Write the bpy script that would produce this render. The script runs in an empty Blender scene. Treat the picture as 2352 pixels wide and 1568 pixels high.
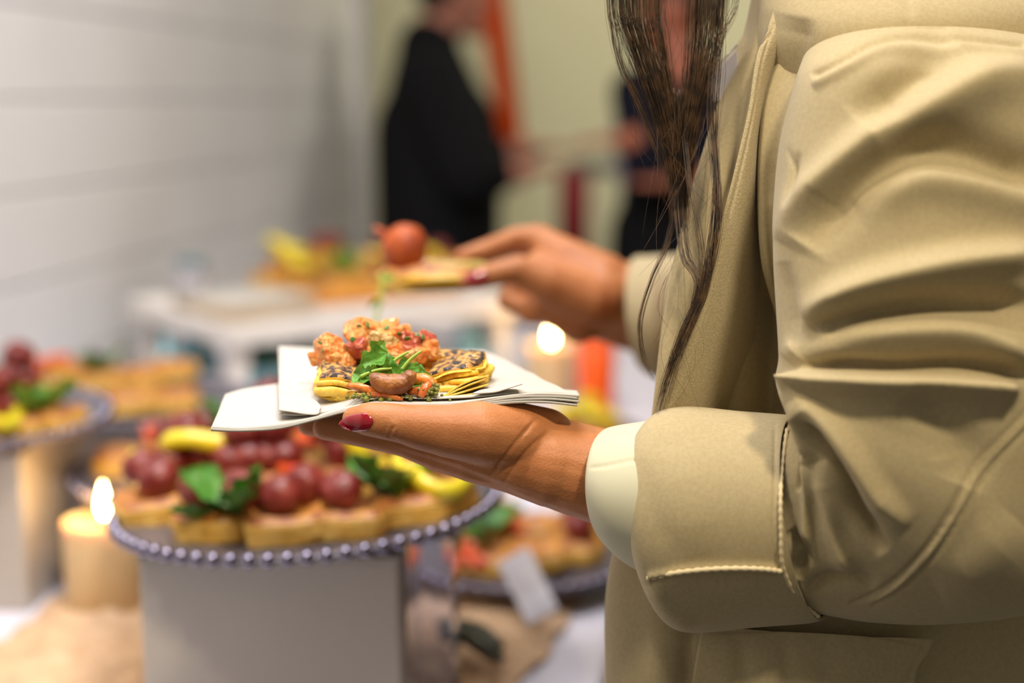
import bpy, bmesh, math, random
import numpy as np
from mathutils import Vector, Matrix, noise

random.seed(7)
rnd = random.Random(11)
SC = bpy.context.scene
COL = SC.collection
PI = math.pi

# ------------------------------------------------------------------ camera
F = 2352 * 50 / 36.0
CAM = Vector((0, 0, 1.25))
pitch = math.atan((784 - 225) / F)
yaw = math.atan((1700 - 1176) / F * math.cos(pitch))
fwd = Vector((-math.sin(yaw) * math.cos(pitch), math.cos(yaw) * math.cos(pitch), -math.sin(pitch)))
right = Vector((math.cos(yaw), math.sin(yaw), 0))
up = right.cross(fwd)
cd = bpy.data.cameras.new('camera')
cam = bpy.data.objects.new('camera', cd)
COL.objects.link(cam)
cam.matrix_world = Matrix((
    (right.x, up.x, -fwd.x, CAM.x), (right.y, up.y, -fwd.y, CAM.y), (right.z, up.z, -fwd.z, CAM.z), (0, 0, 0, 1)))
cd.lens = 50
cd.sensor_width = 36
cd.clip_start = 0.02
cd.dof.use_dof = True
cd.dof.focus_distance = 0.757
cd.dof.aperture_fstop = 2.5
SC.camera = cam

# ------------------------------------------------------------------ world, lights, exposure
w = bpy.data.worlds.new('World')
SC.world = w
w.use_nodes = True
w.node_tree.nodes['Background'].inputs[0].default_value = (1.0, 0.93, 0.82, 1)
w.node_tree.nodes['Background'].inputs[1].default_value = 0.24
SC.view_settings.view_transform = 'Standard'
SC.view_settings.look = 'None'
SC.view_settings.gamma = 1
SC.view_settings.use_curve_mapping = False
SC.view_settings.exposure = 0.0


def area_light(name, loc, target, size, power, color):
    l = bpy.data.lights.new(name, 'AREA')
    l.shape = 'DISK'
    l.size = size
    l.energy = power
    l.color = color
    o = bpy.data.objects.new(name, l)
    COL.objects.link(o)
    o.location = loc
    o.rotation_euler = (Vector(target) - Vector(loc)).to_track_quat('-Z', 'Y').to_euler()
    return o


area_light('ceiling_light_main', (-0.72, 0.22, 2.62), (-0.1, 0.9, 1.0), 0.16, 12, (1.0, 0.86, 0.66))
area_light('ceiling_light_side', (0.50, -0.10, 2.6), (0.1, 0.8, 1.0), 0.20, 26, (1.0, 0.85, 0.62))
area_light('ceiling_light_wall', (-0.30, 1.0, 2.6), (-1.05, 1.7, 1.2), 0.9, 43, (0.93, 0.93, 1.0))
area_light('ceiling_light_far', (0.3, 4.3, 2.6), (-0.3, 5.8, 1.2), 1.0, 38, (1.0, 0.93, 0.70))
area_light('ceiling_light_table', (-0.6, 2.3, 2.6), (-0.6, 2.0, 0.8), 0.30, 7, (1.0, 0.9, 0.76))


# ------------------------------------------------------------------ pixel rays -> real places
def P(px, py, d):
    return CAM + fwd * d + right * ((px - 1176) / F * d) + up * ((784 - py) / F * d)


def G(px, py, z):
    r = fwd + right * ((px - 1176) / F) + up * ((784 - py) / F)
    return CAM + r * ((z - CAM.z) / r.z)


fA, rA, uA, cA = (np.array(v) for v in (fwd, right, up, CAM))


def pix(V):
    q = V - cA
    d = q @ fA
    return np.stack([1176 + F * (q @ rA) / d, 784 - F * (q @ uA) / d], 1), d


# ------------------------------------------------------------------ materials
def mat(name, col, rough=0.6, metal=0.0, col2=None, nscale=20, namt=1.0, bump=0.0, bscale=200, sss=0.0, sssr=0.004,
        trans=0.0, ior=1.45, emit=None, estr=0.0, sheen=0.0, coat=0.0, ramp=(0.4, 0.6), detail=4, col3=None, n3=60,
        ramp3=(0.6, 0.66), stretch=None, spec=None):
    m = bpy.data.materials.new(name)
    m.use_nodes = True
    nt = m.node_tree
    b = nt.nodes['Principled BSDF']
    b.inputs['Base Color'].default_value = (*col, 1)
    b.inputs['Roughness'].default_value = rough
    b.inputs['Metallic'].default_value = metal
    b.inputs['IOR'].default_value = ior
    if sss:
        b.inputs['Subsurface Weight'].default_value = sss
        b.inputs['Subsurface Scale'].default_value = sssr
        b.inputs['Subsurface Radius'].default_value = (1, 0.45, 0.25)
    b.inputs['Transmission Weight'].default_value = trans
    b.inputs['Sheen Weight'].default_value = sheen
    b.inputs['Coat Weight'].default_value = coat
    b.inputs['Coat Roughness'].default_value = 0.12
    if spec is not None:
        b.inputs['Specular IOR Level'].default_value = spec
    if emit:
        b.inputs['Emission Color'].default_value = (*emit, 1)
        b.inputs['Emission Strength'].default_value = estr
    tc = nt.nodes.new('ShaderNodeTexCoord')
    vec = tc.outputs['Object']
    if stretch:
        mp = nt.nodes.new('ShaderNodeMapping')
        mp.inputs['Scale'].default_value = stretch
        nt.links.new(vec, mp.inputs[0])
        vec = mp.outputs[0]

    def noise_ramp(sc, r, det):
        n = nt.nodes.new('ShaderNodeTexNoise')
        n.inputs['Scale'].default_value = sc
        n.inputs['Detail'].default_value = det
        if det == 6: n.inputs['Roughness'].default_value = .62
        nt.links.new(vec, n.inputs['Vector'])
        rp = nt.nodes.new('ShaderNodeMapRange')
        rp.inputs[1].default_value = r[0]
        rp.inputs[2].default_value = r[1]
        nt.links.new(n.outputs[0], rp.inputs[0])
        return rp.outputs[0]

    cur = None
    if col2:
        mx = nt.nodes.new('ShaderNodeMix')
        mx.data_type = 'RGBA'
        mx.inputs[6].default_value = (*col, 1)
        mx.inputs[7].default_value = (*col2, 1)
        nt.links.new(noise_ramp(nscale, ramp, detail), mx.inputs[0])
        cur = mx.outputs[2]
        if col3:
            m3 = nt.nodes.new('ShaderNodeMix')
            m3.data_type = 'RGBA'
            nt.links.new(cur, m3.inputs[6])
            m3.inputs[7].default_value = (*col3, 1)
            nt.links.new(noise_ramp(n3, ramp3, 6), m3.inputs[0])
            cur = m3.outputs[2]
        nt.links.new(cur, b.inputs['Base Color'])
    if bump:
        n = nt.nodes.new('ShaderNodeTexNoise')
        n.inputs['Scale'].default_value = bscale
        n.inputs['Detail'].default_value = 4
        nt.links.new(vec, n.inputs['Vector'])
        bp = nt.nodes.new('ShaderNodeBump')
        bp.inputs['Strength'].default_value = bump
        bp.inputs['Distance'].default_value = 0.4 / bscale
        nt.links.new(n.outputs[0], bp.inputs['Height'])
        nt.links.new(bp.outputs[0], b.inputs['Normal'])
    return m


M = {}
M['jacket'] = mat('beige_suiting', (0.425, 0.345, 0.19), 0.85, bump=0.5, bscale=1500, sheen=0.15, col2=(0.39, 0.315, 0.172), nscale=500)
M['crepe'] = mat('beige_crepe', (0.37, 0.30, 0.168), 0.9, bump=1.0, bscale=1100, sheen=0.15, col2=(0.47, 0.39, 0.23), nscale=1000, ramp=(.35, .65))
M['thread'] = mat('beige_thread', (0.66, 0.55, 0.33), 0.8)
M['blouse'] = mat('cream_blouse', (0.56, 0.54, 0.39), 0.8, bump=0.15, bscale=1500, sss=0.1, sssr=0.003)
M['skin'] = mat('tanned_skin', (0.52, 0.215, 0.085), 0.42, col2=(0.44, 0.165, 0.06), nscale=60, ramp=(.3, .7), bump=0.6, bscale=800, sss=0.2, sssr=0.003, spec=.3)
M['skin2'] = mat('pink_skin', (0.40, 0.17, 0.115), 0.6, col2=(0.34, 0.13, 0.085), nscale=30, sss=0.2, sssr=0.006)
M['skin3'] = mat('brown_skin', (0.40, 0.13, 0.07), 0.5, col2=(0.30, 0.09, 0.05), nscale=30, sss=0.15, sssr=0.006)
M['polish'] = mat('red_polish', (0.30, 0.004, 0.014), 0.12, coat=1.0)
M['nailtip'] = mat('pale_nail', (0.7, 0.45, 0.33), 0.3)
M['hair'] = mat('brown_hair', (0.028, 0.015, 0.007), 0.40, col2=(0.095, 0.048, 0.018), nscale=120)
M['hair_dark'] = mat('dark_hair', (0.015, 0.010, 0.008), 0.5)
M['white_wall'] = mat('white_paint', (0.74, 0.73, 0.74), 0.55, col2=(0.70, 0.69, 0.70), nscale=3, bump=0.1, bscale=80)
M['cream_wall'] = mat('cream_paint', (0.74, 0.71, 0.50), 0.8, col2=(0.70, 0.67, 0.47), nscale=2)
M['ceiling'] = mat('ceiling_paint', (0.7, 0.69, 0.65), 0.9)
M['floor'] = mat('dark_floor', (0.03, 0.03, 0.033), 0.5, col2=(0.045, 0.045, 0.05), nscale=8)
M['cloth'] = mat('white_cloth', (0.66, 0.64, 0.72), 0.85, bump=0.2, bscale=600, sheen=0.2)
M['kraft'] = mat('tan_hessian', (0.62, 0.42, 0.26), 0.85, col2=(0.52, 0.34, 0.20), nscale=40, bump=0.4, bscale=500)
M['box'] = mat('shaded_white_board', (0.47, 0.43, 0.39), 0.6, col2=(0.445, 0.405, 0.365), nscale=6)  # white board, base colour darkened to stand in for the shade under the platter
M['acrylic'] = mat('clear_acrylic', (0.90, 0.90, 0.98), 0.03, trans=1.0, ior=1.35)
M['pewter'] = mat('pewter', (0.22, 0.205, 0.27), 0.10, metal=1.0)
M['pewter_plate'] = mat('pewter_plate', (0.22, 0.21, 0.25), 0.35, metal=0.7)
M['wax'] = mat('ivory_wax', (0.62, 0.45, 0.24), 0.5, sss=0.5, sssr=0.02)
M['wax_lit'] = mat('melted_wax', (0.9, 0.55, 0.2), 0.25, sss=0.8, sssr=0.03)
M['wick'] = mat('black_wick', (0.02, 0.015, 0.01), 0.9)
M['flame'] = mat('flame', (1, 0.8, 0.4), 0.5, emit=(1.0, 0.72, 0.32), estr=55)
M['pastry'] = mat('golden_pastry', (0.60, 0.27, 0.045), 0.5, col2=(0.30, 0.085, 0.015), nscale=70, ramp=(.35, .65), bump=0.8, bscale=250, coat=0.25)
M['pastry_side'] = mat('flaky_side', (0.80, 0.52, 0.13), 0.6, col2=(0.70, 0.40, 0.06), nscale=90, bump=0.7, bscale=500, sss=0.2, sssr=0.003)
M['hero_top'] = mat('herbed_crust', (0.66, 0.36, 0.09), 0.55, col2=(0.42, 0.19, 0.045), nscale=120, ramp=(.40, .62), bump=1.0, bscale=420,
                    col3=(0.028, 0.017, 0.018), n3=240, ramp3=(.475, .535), coat=0.15)
M['hero_side'] = mat('butter_layers', (0.86, 0.62, 0.11), 0.5, col2=(0.74, 0.42, 0.04), nscale=150, ramp=(.35, .65), bump=0.6, bscale=700, sss=0.3, sssr=0.002,
                     col3=(0.25, 0.12, 0.02), n3=260, ramp3=(.66, .70))
M['filling'] = mat('roast_filling', (0.55, 0.20, 0.04), 0.35, col2=(0.62, 0.34, 0.06), nscale=120, bump=0.8, bscale=350, coat=0.4,
                   col3=(0.12, 0.07, 0.015), n3=180, ramp3=(.58, .64))
M['tart'] = mat('tart_crust', (0.74, 0.33, 0.07), 0.45, col2=(0.58, 0.20, 0.03), nscale=90, bump=0.7, bscale=350, coat=0.3)
M['salmon'] = mat('diced_tomato', (0.80, 0.22, 0.03), 0.3, col2=(0.86, 0.46, 0.13), nscale=1.6, ramp=(.42,.62), bump=0.45, bscale=3.0, coat=0.4, sss=.1, col3=(0.62, 0.08, 0.015), n3=2.0, ramp3=(.58,.68))
M['tomred'] = mat('tomato_skin', (0.46, 0.045, 0.015), 0.2, col2=(0.60, 0.14, 0.03), nscale=2.5, bump=.5, bscale=3, coat=0.6)
M['onion'] = mat('soft_onion', (0.70, 0.46, 0.18), 0.3, col2=(0.55, 0.30, 0.08), nscale=2.5, bump=.4, bscale=3, coat=0.4)
M['mushroom'] = mat('roast_mushroom', (0.42, 0.16, 0.035), 0.42, col2=(0.17, 0.05, 0.015), nscale=110, bump=1.0, bscale=350, coat=0.15, ramp=(.35,.65))
M['mushroom_dark'] = mat('roast_mushroom_skin', (0.20, 0.07, 0.03), 0.3, col2=(0.34, 0.14, 0.06), nscale=120, bump=0.4, bscale=400, coat=0.5)
M['carrot'] = mat('roast_carrot', (0.72, 0.22, 0.03), 0.35, col2=(0.45, 0.10, 0.02), nscale=100, bump=0.5, bscale=400, coat=0.4)
M['leaf'] = mat('green_leaf', (0.05, 0.20, 0.012), 0.5, col2=(0.11, 0.31, 0.03), nscale=90, bump=0.4, bscale=300, sss=0.2, sssr=0.002)
M['leaf_dark'] = mat('dark_leaf', (0.03, 0.14, 0.02), 0.35, col2=(0.08, 0.24, 0.03), nscale=50, bump=0.4, bscale=200)
M['stem'] = mat('pale_stem', (0.32, 0.48, 0.07), 0.4)
M['pesto'] = mat('pesto', (0.13, 0.13, 0.02), 0.35, col2=(0.25, 0.26, 0.05), nscale=300, bump=1.0, bscale=600)
M['cherry'] = mat('roast_cherry_tomato', (0.13, 0.010, 0.008), 0.30, col2=(0.24, 0.040, 0.030), nscale=45, ramp=(.4, .65), bump=0.5, bscale=150, coat=0.2, spec=.4)
M['meatball'] = mat('orange_cherry_tomato', (0.46, 0.085, 0.008), 0.5, col2=(0.30, 0.05, 0.015), nscale=50, bump=0.3, bscale=200)
M['yellow'] = mat('yellow_pepper', (0.82, 0.60, 0.008), 0.3, col2=(0.72, 0.62, 0.03), nscale=40, coat=0.5, sss=0.2)
M['amber'] = mat('amber_pepper', (0.58, 0.30, 0.012), 0.3, col2=(0.66, 0.42, 0.02), nscale=50, coat=0.3)
M['olive'] = mat('pale_olive_pepper', (0.46, 0.38, 0.12), 0.4, col2=(0.52, 0.42, 0.10), nscale=50)
M['redpep'] = mat('red_pepper', (0.60, 0.045, 0.01), 0.22, col2=(0.70, 0.12, 0.015), nscale=40, coat=0.5, sss=0.2)
M['napkin'] = mat('white_tissue', (0.50, 0.47, 0.425), 0.9, bump=0.35, bscale=900, sss=0.15, sssr=0.004)
M['napkin_warm'] = mat('cream_tissue', (0.62, 0.50, 0.36), 0.9, bump=0.3, bscale=500)
M['white_wood'] = mat('white_wood', (0.74, 0.70, 0.66), 0.5, col2=(0.70, 0.66, 0.62), nscale=20)
M['teal'] = mat('teal_glass', (0.015, 0.14, 0.17), 0.2, coat=0.5)
M['green_glass'] = mat('green_glass', (0.006, 0.06, 0.04), 0.2, coat=0.5)
M['blue'] = mat('blue_label', (0.10, 0.26, 0.52), 0.4)
M['lightblue'] = mat('pale_blue', (0.30, 0.58, 0.66), 0.4)
M['orange'] = mat('orange_gloss', (0.85, 0.10, 0.004), 0.5, emit=None)
M['banner'] = mat('orange_banner', (0.40, 0.040, 0.0), 0.9, spec=.1)
M['black'] = mat('black_fabric', (0.006, 0.006, 0.007), 0.95, spec=0.15)
M['navy'] = mat('navy_fabric', (0.004, 0.005, 0.012), 0.95, spec=0.2)
M['shirt'] = mat('lilac_shirt', (0.38, 0.32, 0.42), 0.8)
M['greyshirt'] = mat('grey_shirt', (0.30, 0.30, 0.32), 0.8)
M['card'] = mat('white_card', (0.72, 0.72, 0.80), 0.5)
M['darkmetal'] = mat('dark_metal', (0.07, 0.075, 0.06), 0.3, metal=0.8)
M['red'] = mat('dark_red', (0.20, 0.006, 0.012), 0.6)
M['plastic'] = mat('clear_plastic', (0.9, 0.88, 0.92), 0.06, trans=0.75, ior=1.4)
M['grey'] = mat('grey_top', (0.10, 0.10, 0.11), 0.5)
M['trim'] = mat('lilac_trim', (0.42, 0.40, 0.48), 0.6)


# ------------------------------------------------------------------ object helpers
def tag(o, label=None, cat=None, group=None, kind=None):
    if label: o['label'] = label
    if cat: o['category'] = cat
    if group: o['group'] = group
    if kind: o['kind'] = kind
    return o


def empty(name, loc, label=None, cat=None, group=None, rz=0):
    o = bpy.data.objects.new(name, None)
    COL.objects.link(o)
    o.empty_display_size = 0.02
    o.location = loc
    o.rotation_euler = (0, 0, rz)
    return tag(o, label, cat, group)


def link_mesh(name, me, m, parent=None, world=False):
    o = bpy.data.objects.new(name, me)
    COL.objects.link(o)
    if m is not None:
        me.materials.clear()
        for k in (m if isinstance(m, (list, tuple)) else [m]):
            me.materials.append(k)
    if parent is not None:
        o.parent = parent
        if world:
            o.matrix_parent_inverse = (Matrix.Translation(parent.location) @ parent.rotation_euler.to_matrix().to_4x4()).inverted()
    return o


def mesh(name, V, Fc, m, parent=None, smooth=True, world=True):
    me = bpy.data.meshes.new(name)
    me.from_pydata([tuple(v) for v in V], [], [tuple(f) for f in Fc])
    me.update()
    if smooth:
        me.shade_smooth()
    return link_mesh(name, me, m, parent, world)


def bm_obj(name, bm, m, parent=None, smooth=False, world=True):
    me = bpy.data.meshes.new(name)
    bm.normal_update()
    bm.to_mesh(me)
    bm.free()
    if smooth:
        me.shade_smooth()
    return link_mesh(name, me, m, parent, world)


def box_bm(x0, x1, y0, y1, z0, z1, bev=0.0, bm=None, seg=2):
    own = bm is None
    if own: bm = bmesh.new()
    r = bmesh.ops.create_cube(bm, size=1)
    for v in r['verts']:
        v.co = Vector(((x0 + x1) / 2 + v.co.x * (x1 - x0), (y0 + y1) / 2 + v.co.y * (y1 - y0), (z0 + z1) / 2 + v.co.z * (z1 - z0)))
    if bev:
        es = list({e for v in r['verts'] for e in v.link_edges})
        bmesh.ops.bevel(bm, geom=es, offset=bev, segments=seg, affect='EDGES', profile=0.5)
    return bm


def lathe_bm(prof, n=40, cx=0, cy=0):
    bm = bmesh.new()
    rings = []
    for r, z in prof:
        if r < 1e-6:
            rings.append([bm.verts.new((cx, cy, z))])
        else:
            rings.append([bm.verts.new((cx + r * math.cos(2 * PI * i / n), cy + r * math.sin(2 * PI * i / n), z)) for i in range(n)])
    for a, b in zip(rings, rings[1:]):
        for i in range(n):
            j = (i + 1) % n
            if len(a) == 1 and len(b) == 1: continue
            if len(a) == 1: bm.faces.new((a[0], b[j], b[i]))
            elif len(b) == 1: bm.faces.new((a[i], a[j], b[0]))
            else: bm.faces.new((a[i], a[j], b[j], b[i]))
    bmesh.ops.recalc_face_normals(bm, faces=bm.faces)
    return bm


def tube_geo(pts, rad, n=8):
    """points, radius per point -> closed tube verts, faces"""
    pts = [Vector(p) for p in pts]
    if not isinstance(rad, (list, tuple)): rad = [rad] * len(pts)
    V, Fc = [], []
    prev = None
    for i, p in enumerate(pts):
        t = (pts[min(i + 1, len(pts) - 1)] - pts[max(i - 1, 0)]).normalized()
        if prev is None:
            a = t.orthogonal().normalized()
        else:
            a = (prev - t * prev.dot(t)).normalized()
        prev = a
        b = t.cross(a)
        for k in range(n):
            th = 2 * PI * k / n
            V.append(p + (a * math.cos(th) + b * math.sin(th)) * rad[i])
    for i in range(len(pts) - 1):
        for k in range(n):
            j = (k + 1) % n
            Fc.append((i * n + k, i * n + j, (i + 1) * n + j, (i + 1) * n + k))
    Fc.append(tuple(range(n))[::-1])
    Fc.append(tuple((len(pts) - 1) * n + k for k in range(n)))
    return V, Fc


def crom(pts, per):
    """Catmull-Rom through list of tuples; returns denser list (np)"""
    A = np.array(pts, float)
    n = len(A)
    out = []
    for i in range(n - 1):
        p0, p1, p2, p3 = A[max(i - 1, 0)], A[i], A[i + 1], A[min(i + 2, n - 1)]
        for k in range(per):
            t = k / per
            out.append(0.5 * ((2 * p1) + (-p0 + p2) * t + (2 * p0 - 5 * p1 + 4 * p2 - p3) * t * t + (-p0 + 3 * p1 - 3 * p2 + p3) * t ** 3))
    out.append(A[-1])
    return np.array(out)


# organic bodies: round cones united by a voxel remesh
def cone_geo(a, b, ra, rb, n=20):
    a, b = Vector(a), Vector(b)
    t = (b - a)
    L = t.length
    if L < 1e-6: t = Vector((0, 0, 1)); L = 1e-6
    t = t.normalized()
    u = t.orthogonal().normalized()
    v = t.cross(u)
    V, Fc = [], []
    rows = []
    for k in range(1, 6):
        th = -PI / 2 + PI / 2 * k / 6
        rows.append((a + t * (ra * math.sin(th)), ra * math.cos(th)))
    rows.append((a, ra))
    rows.append((b, rb))
    for k in range(1, 6):
        th = PI / 2 * k / 6
        rows.append((b + t * (rb * math.sin(th)), rb * math.cos(th)))
    V.append(a - t * ra)
    for c, r in rows:
        for i in range(n):
            th = 2 * PI * i / n
            V.append(c + (u * math.cos(th) + v * math.sin(th)) * r)
    V.append(b + t * rb)
    for i in range(n):
        Fc.append((0, 1 + (i + 1) % n, 1 + i))
    for r in range(len(rows) - 1):
        for i in range(n):
            j = (i + 1) % n
            Fc.append((1 + r * n + i, 1 + r * n + j, 1 + (r + 1) * n + j, 1 + (r + 1) * n + i))
    e = len(V) - 1
    s = 1 + (len(rows) - 1) * n
    for i in range(n):
        Fc.append((s + i, s + (i + 1) % n, e))
    return V, Fc


def ell_geo(c, ax, n=20, m=14, rot=None):
    V, Fc = [], []
    R = rot if rot else Matrix.Identity(3)
    c = Vector(c)
    V.append(c + R @ Vector((0, 0, ax[2])))
    for i in range(1, m):
        th = PI * i / m
        for k in range(n):
            ph = 2 * PI * k / n
            V.append(c + R @ Vector((ax[0] * math.sin(th) * math.cos(ph), ax[1] * math.sin(th) * math.sin(ph), ax[2] * math.cos(th))))
    V.append(c + R @ Vector((0, 0, -ax[2])))
    for k in range(n): Fc.append((0, 1 + k, 1 + (k + 1) % n))
    for i in range(m - 2):
        for k in range(n):
            j = (k + 1) % n
            Fc.append((1 + i * n + k, 1 + (i + 1) * n + k, 1 + (i + 1) * n + j, 1 + i * n + j))
    e = len(V) - 1
    s = 1 + (m - 2) * n
    for k in range(n): Fc.append((s + k, e, s + (k + 1) % n))
    return V, Fc


def organic_mesh(geos, voxel, sm=6, fac=0.5):
    V, Fc = [], []
    for v, f in geos:
        o = len(V)
        V += [tuple(x) for x in v]
        Fc += [tuple(i + o for i in q) for q in f]
    me = bpy.data.meshes.new('tmp')
    me.from_pydata(V, [], Fc)
    o = bpy.data.objects.new('tmp', me)
    COL.objects.link(o)
    r = o.modifiers.new('r', 'REMESH')
    r.mode = 'VOXEL'
    r.voxel_size = voxel
    s = o.modifiers.new('s', 'SMOOTH')
    s.iterations = sm
    s.factor = fac
    dg = bpy.context.evaluated_depsgraph_get()
    res = bpy.data.meshes.new_from_object(o.evaluated_get(dg))
    bpy.data.objects.remove(o)
    bpy.data.meshes.remove(me)
    res.shade_smooth()
    return res


def get_vn(me):
    n = len(me.vertices)
    V = np.empty(n * 3); me.vertices.foreach_get('co', V)
    N = np.empty(n * 3); me.vertex_normals.foreach_get('vector', N)
    return V.reshape(-1, 3), N.reshape(-1, 3)


def seg_dist(Q, poly):
    """distance from Q(N,2) to polyline, param 0..1, signed side"""
    A = np.array(poly, float)
    best = np.full(len(Q), 1e9); tt = np.zeros(len(Q)); sg = np.zeros(len(Q))
    L = np.r_[0, np.cumsum(np.linalg.norm(np.diff(A, axis=0), axis=1))]
    for i in range(len(A) - 1):
        a, b = A[i], A[i + 1]
        d = b - a
        l2 = d @ d + 1e-9
        t = np.clip(((Q - a) @ d) / l2, 0, 1)
        c = a + t[:, None] * d
        dist = np.linalg.norm(Q - c, axis=1)
        cr = d[0] * (Q[:, 1] - a[1]) - d[1] * (Q[:, 0] - a[0])
        m = dist < best
        best[m] = dist[m]
        tt[m] = (L[i] + t[m] * (L[i + 1] - L[i])) / L[-1]
        sg[m] = np.sign(cr[m])
    return best, tt, sg


def sculpt(me, strokes, axis=None):
    """strokes: (polyline, width_left, width_right, amp_mm, taper) carved as real relief on the surface facing the camera side"""
    V, N = get_vn(me)
    Q, d = pix(V)
    view = V - cA
    view /= np.linalg.norm(view, axis=1)[:, None]
    facing = np.clip(-(N * view).sum(1) * 2.5 + 0.15, 0, 1)
    D = np.zeros(len(V))
    for poly, wl, wr, amp, taper in strokes:
        pl = crom(poly, 6) if len(poly) > 2 else np.array(poly, float)
        lo, hi = pl.min(0) - 3.2 * max(wl, wr), pl.max(0) + 3.2 * max(wl, wr)
        idx = np.where((Q[:, 0] > lo[0]) & (Q[:, 0] < hi[0]) & (Q[:, 1] > lo[1]) & (Q[:, 1] < hi[1]))[0]
        if not len(idx): continue
        dist, t, sg = seg_dist(Q[idx], pl)
        ww = np.where(sg > 0, wr, wl)
        g = np.exp(-(dist / ww) ** 2)
        if taper:
            g *= np.clip(t / taper, 0, 1) ** 0.7 * np.clip((1 - t) / taper, 0, 1) ** 0.7
        D[idx] += amp * 0.001 * g
    V = V + N * (D * facing)[:, None]
    me.vertices.foreach_set('co', V.ravel())
    me.update()


def loft(name, rings, per, n, m, parent=None, cap=True, power=1.0, thick=None, sharp=None):
    """rings: (A, B, Fp) each (px,py,depth): oblique ellipses through both flanks and the near point"""
    flat = [list(P(*a)) + list(P(*b)) + list(P(*f)) for a, b, f in rings]
    R = crom(flat, per)
    V, Fc = [], []
    for r in R:
        A, B, Fp = r[:3], r[3:6], r[6:9]
        c = (A + B) / 2
        u = (A - B) / 2
        v = Fp - c
        for k in range(n):
            th = 2 * PI * k / n
            cs, sn = math.cos(th), math.sin(th)
            if power != 1.0:
                cs = math.copysign(abs(cs) ** power, cs); sn = math.copysign(abs(sn) ** power, sn)
            V.append(c + u * cs + v * sn)
    L = len(R)
    for i in range(L - 1):
        for k in range(n):
            j = (k + 1) % n
            Fc.append((i * n + k, (i + 1) * n + k, (i + 1) * n + j, i * n + j))
    if cap:
        Fc.append(tuple(range(n)))
        Fc.append(tuple((L - 1) * n + k for k in range(n))[::-1])
    o = mesh(name, V, Fc, m, parent)
    bm = bmesh.new(); bm.from_mesh(o.data)
    bmesh.ops.recalc_face_normals(bm, faces=bm.faces)
    bm.to_mesh(o.data); bm.free()
    o.data.shade_smooth()
    return o


def sheet(name, left, rightc, m, parent, nu=24, nv=60, bulge=0.0, thick=0.003, power=1.0, relief=None):
    """cloth panel between two edge curves of (px,py,depth), with real thickness"""
    Lc = crom(left, 12); Rc = crom(rightc, 12)

    def samp(C, t):
        x = t * (len(C) - 1)
        i = min(int(x), len(C) - 2)
        return C[i] + (C[i + 1] - C[i]) * (x - i)
    V = []
    for j in range(nv + 1):
        a, b = samp(Lc, j / nv), samp(Rc, j / nv)
        for i in range(nu + 1):
            t = i / nu
            q = a + (b - a) * t
            d = q[2] - bulge * math.sin(PI * t) ** power
            V.append(P(q[0], q[1], d))
    nf = len(V)
    for k in range(nf):
        V.append(V[k] + (V[k] - CAM).normalized() * thick)
    Fc = []
    W = nu + 1
    for j in range(nv):
        for i in range(nu):
            a = j * W + i
            Fc.append((a, a + 1, a + 1 + W, a + W))
            Fc.append((nf + a, nf + a + W, nf + a + 1 + W, nf + a + 1))
    for j in range(nv):
        a = j * W; Fc.append((a, a + W, nf + a + W, nf + a))
        a = j * W + nu; Fc.append((a, nf + a, nf + a + W, a + W))
    for i in range(nu):
        a = i; Fc.append((a, nf + a, nf + a + 1, a + 1))
        a = nv * W + i; Fc.append((a, a + 1, nf + a + 1, nf + a))
    o = mesh(name, V, Fc, m, parent)
    bm = bmesh.new(); bm.from_mesh(o.data)
    bmesh.ops.recalc_face_normals(bm, faces=bm.faces)
    bm.to_mesh(o.data); bm.free()
    o.data.shade_smooth()
    if relief: sculpt(o.data, relief)
    return o


def put(o, mw):
    o.matrix_world = mw
    return o


# ================================================================== SETTING
WX = -1.06
WEND = 3.95
fl = bm_obj('floor', box_bm(WX - 1.6, 3.2, -1.5, 6.2, -0.1, 0.0), M['floor']); tag(fl, kind='structure')
ce = bm_obj('ceiling', box_bm(WX - 1.6, 3.2, -1.5, 6.2, 2.7, 2.8), M['ceiling']); tag(ce, kind='structure')
wb = bm_obj('wall_back', box_bm(WX - 1.6, 3.2, 6.05, 6.2, 0, 2.7), M['cream_wall']); tag(wb, kind='structure')
wr = bm_obj('wall_right', box_bm(3.1, 3.25, -1.5, 6.05, 0, 2.7), M['cream_wall']); tag(wr, kind='structure')
wl = bm_obj('wall_left', box_bm(WX - 0.12, WX - 0.012, -1.5, WEND, 0, 2.7), M['white_wall']); tag(wl, kind='structure')
# shiplap boards: horizontal joint heights follow the photo
sp = 0.1385
z = 1.25 - sp * 9
pl_me = None
while z < 2.70:
    zt = min(z + sp - 0.0030, 2.70)
    if zt - max(z, 0) > 0.01:
        o = bm_obj('plank', box_bm(WX - 0.012, WX + 0.001 * math.sin(z * 40), -1.5, WEND, max(z, 0.0), zt, 0.0035), M['white_wall'], wl)
    z += sp
tr = bm_obj('trim_1', box_bm(WX - 0.13, WX + 0.012, WEND, WEND + 0.05, 0, 2.7, 0.004), M['trim']); tag(tr, kind='structure')
bb = bm_obj('baseboard_back', box_bm(WX - 1.5, 3.1, 6.03, 6.05, 0, 0.1, 0.004), M['white_wall']); tag(bb, kind='structure')

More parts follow.
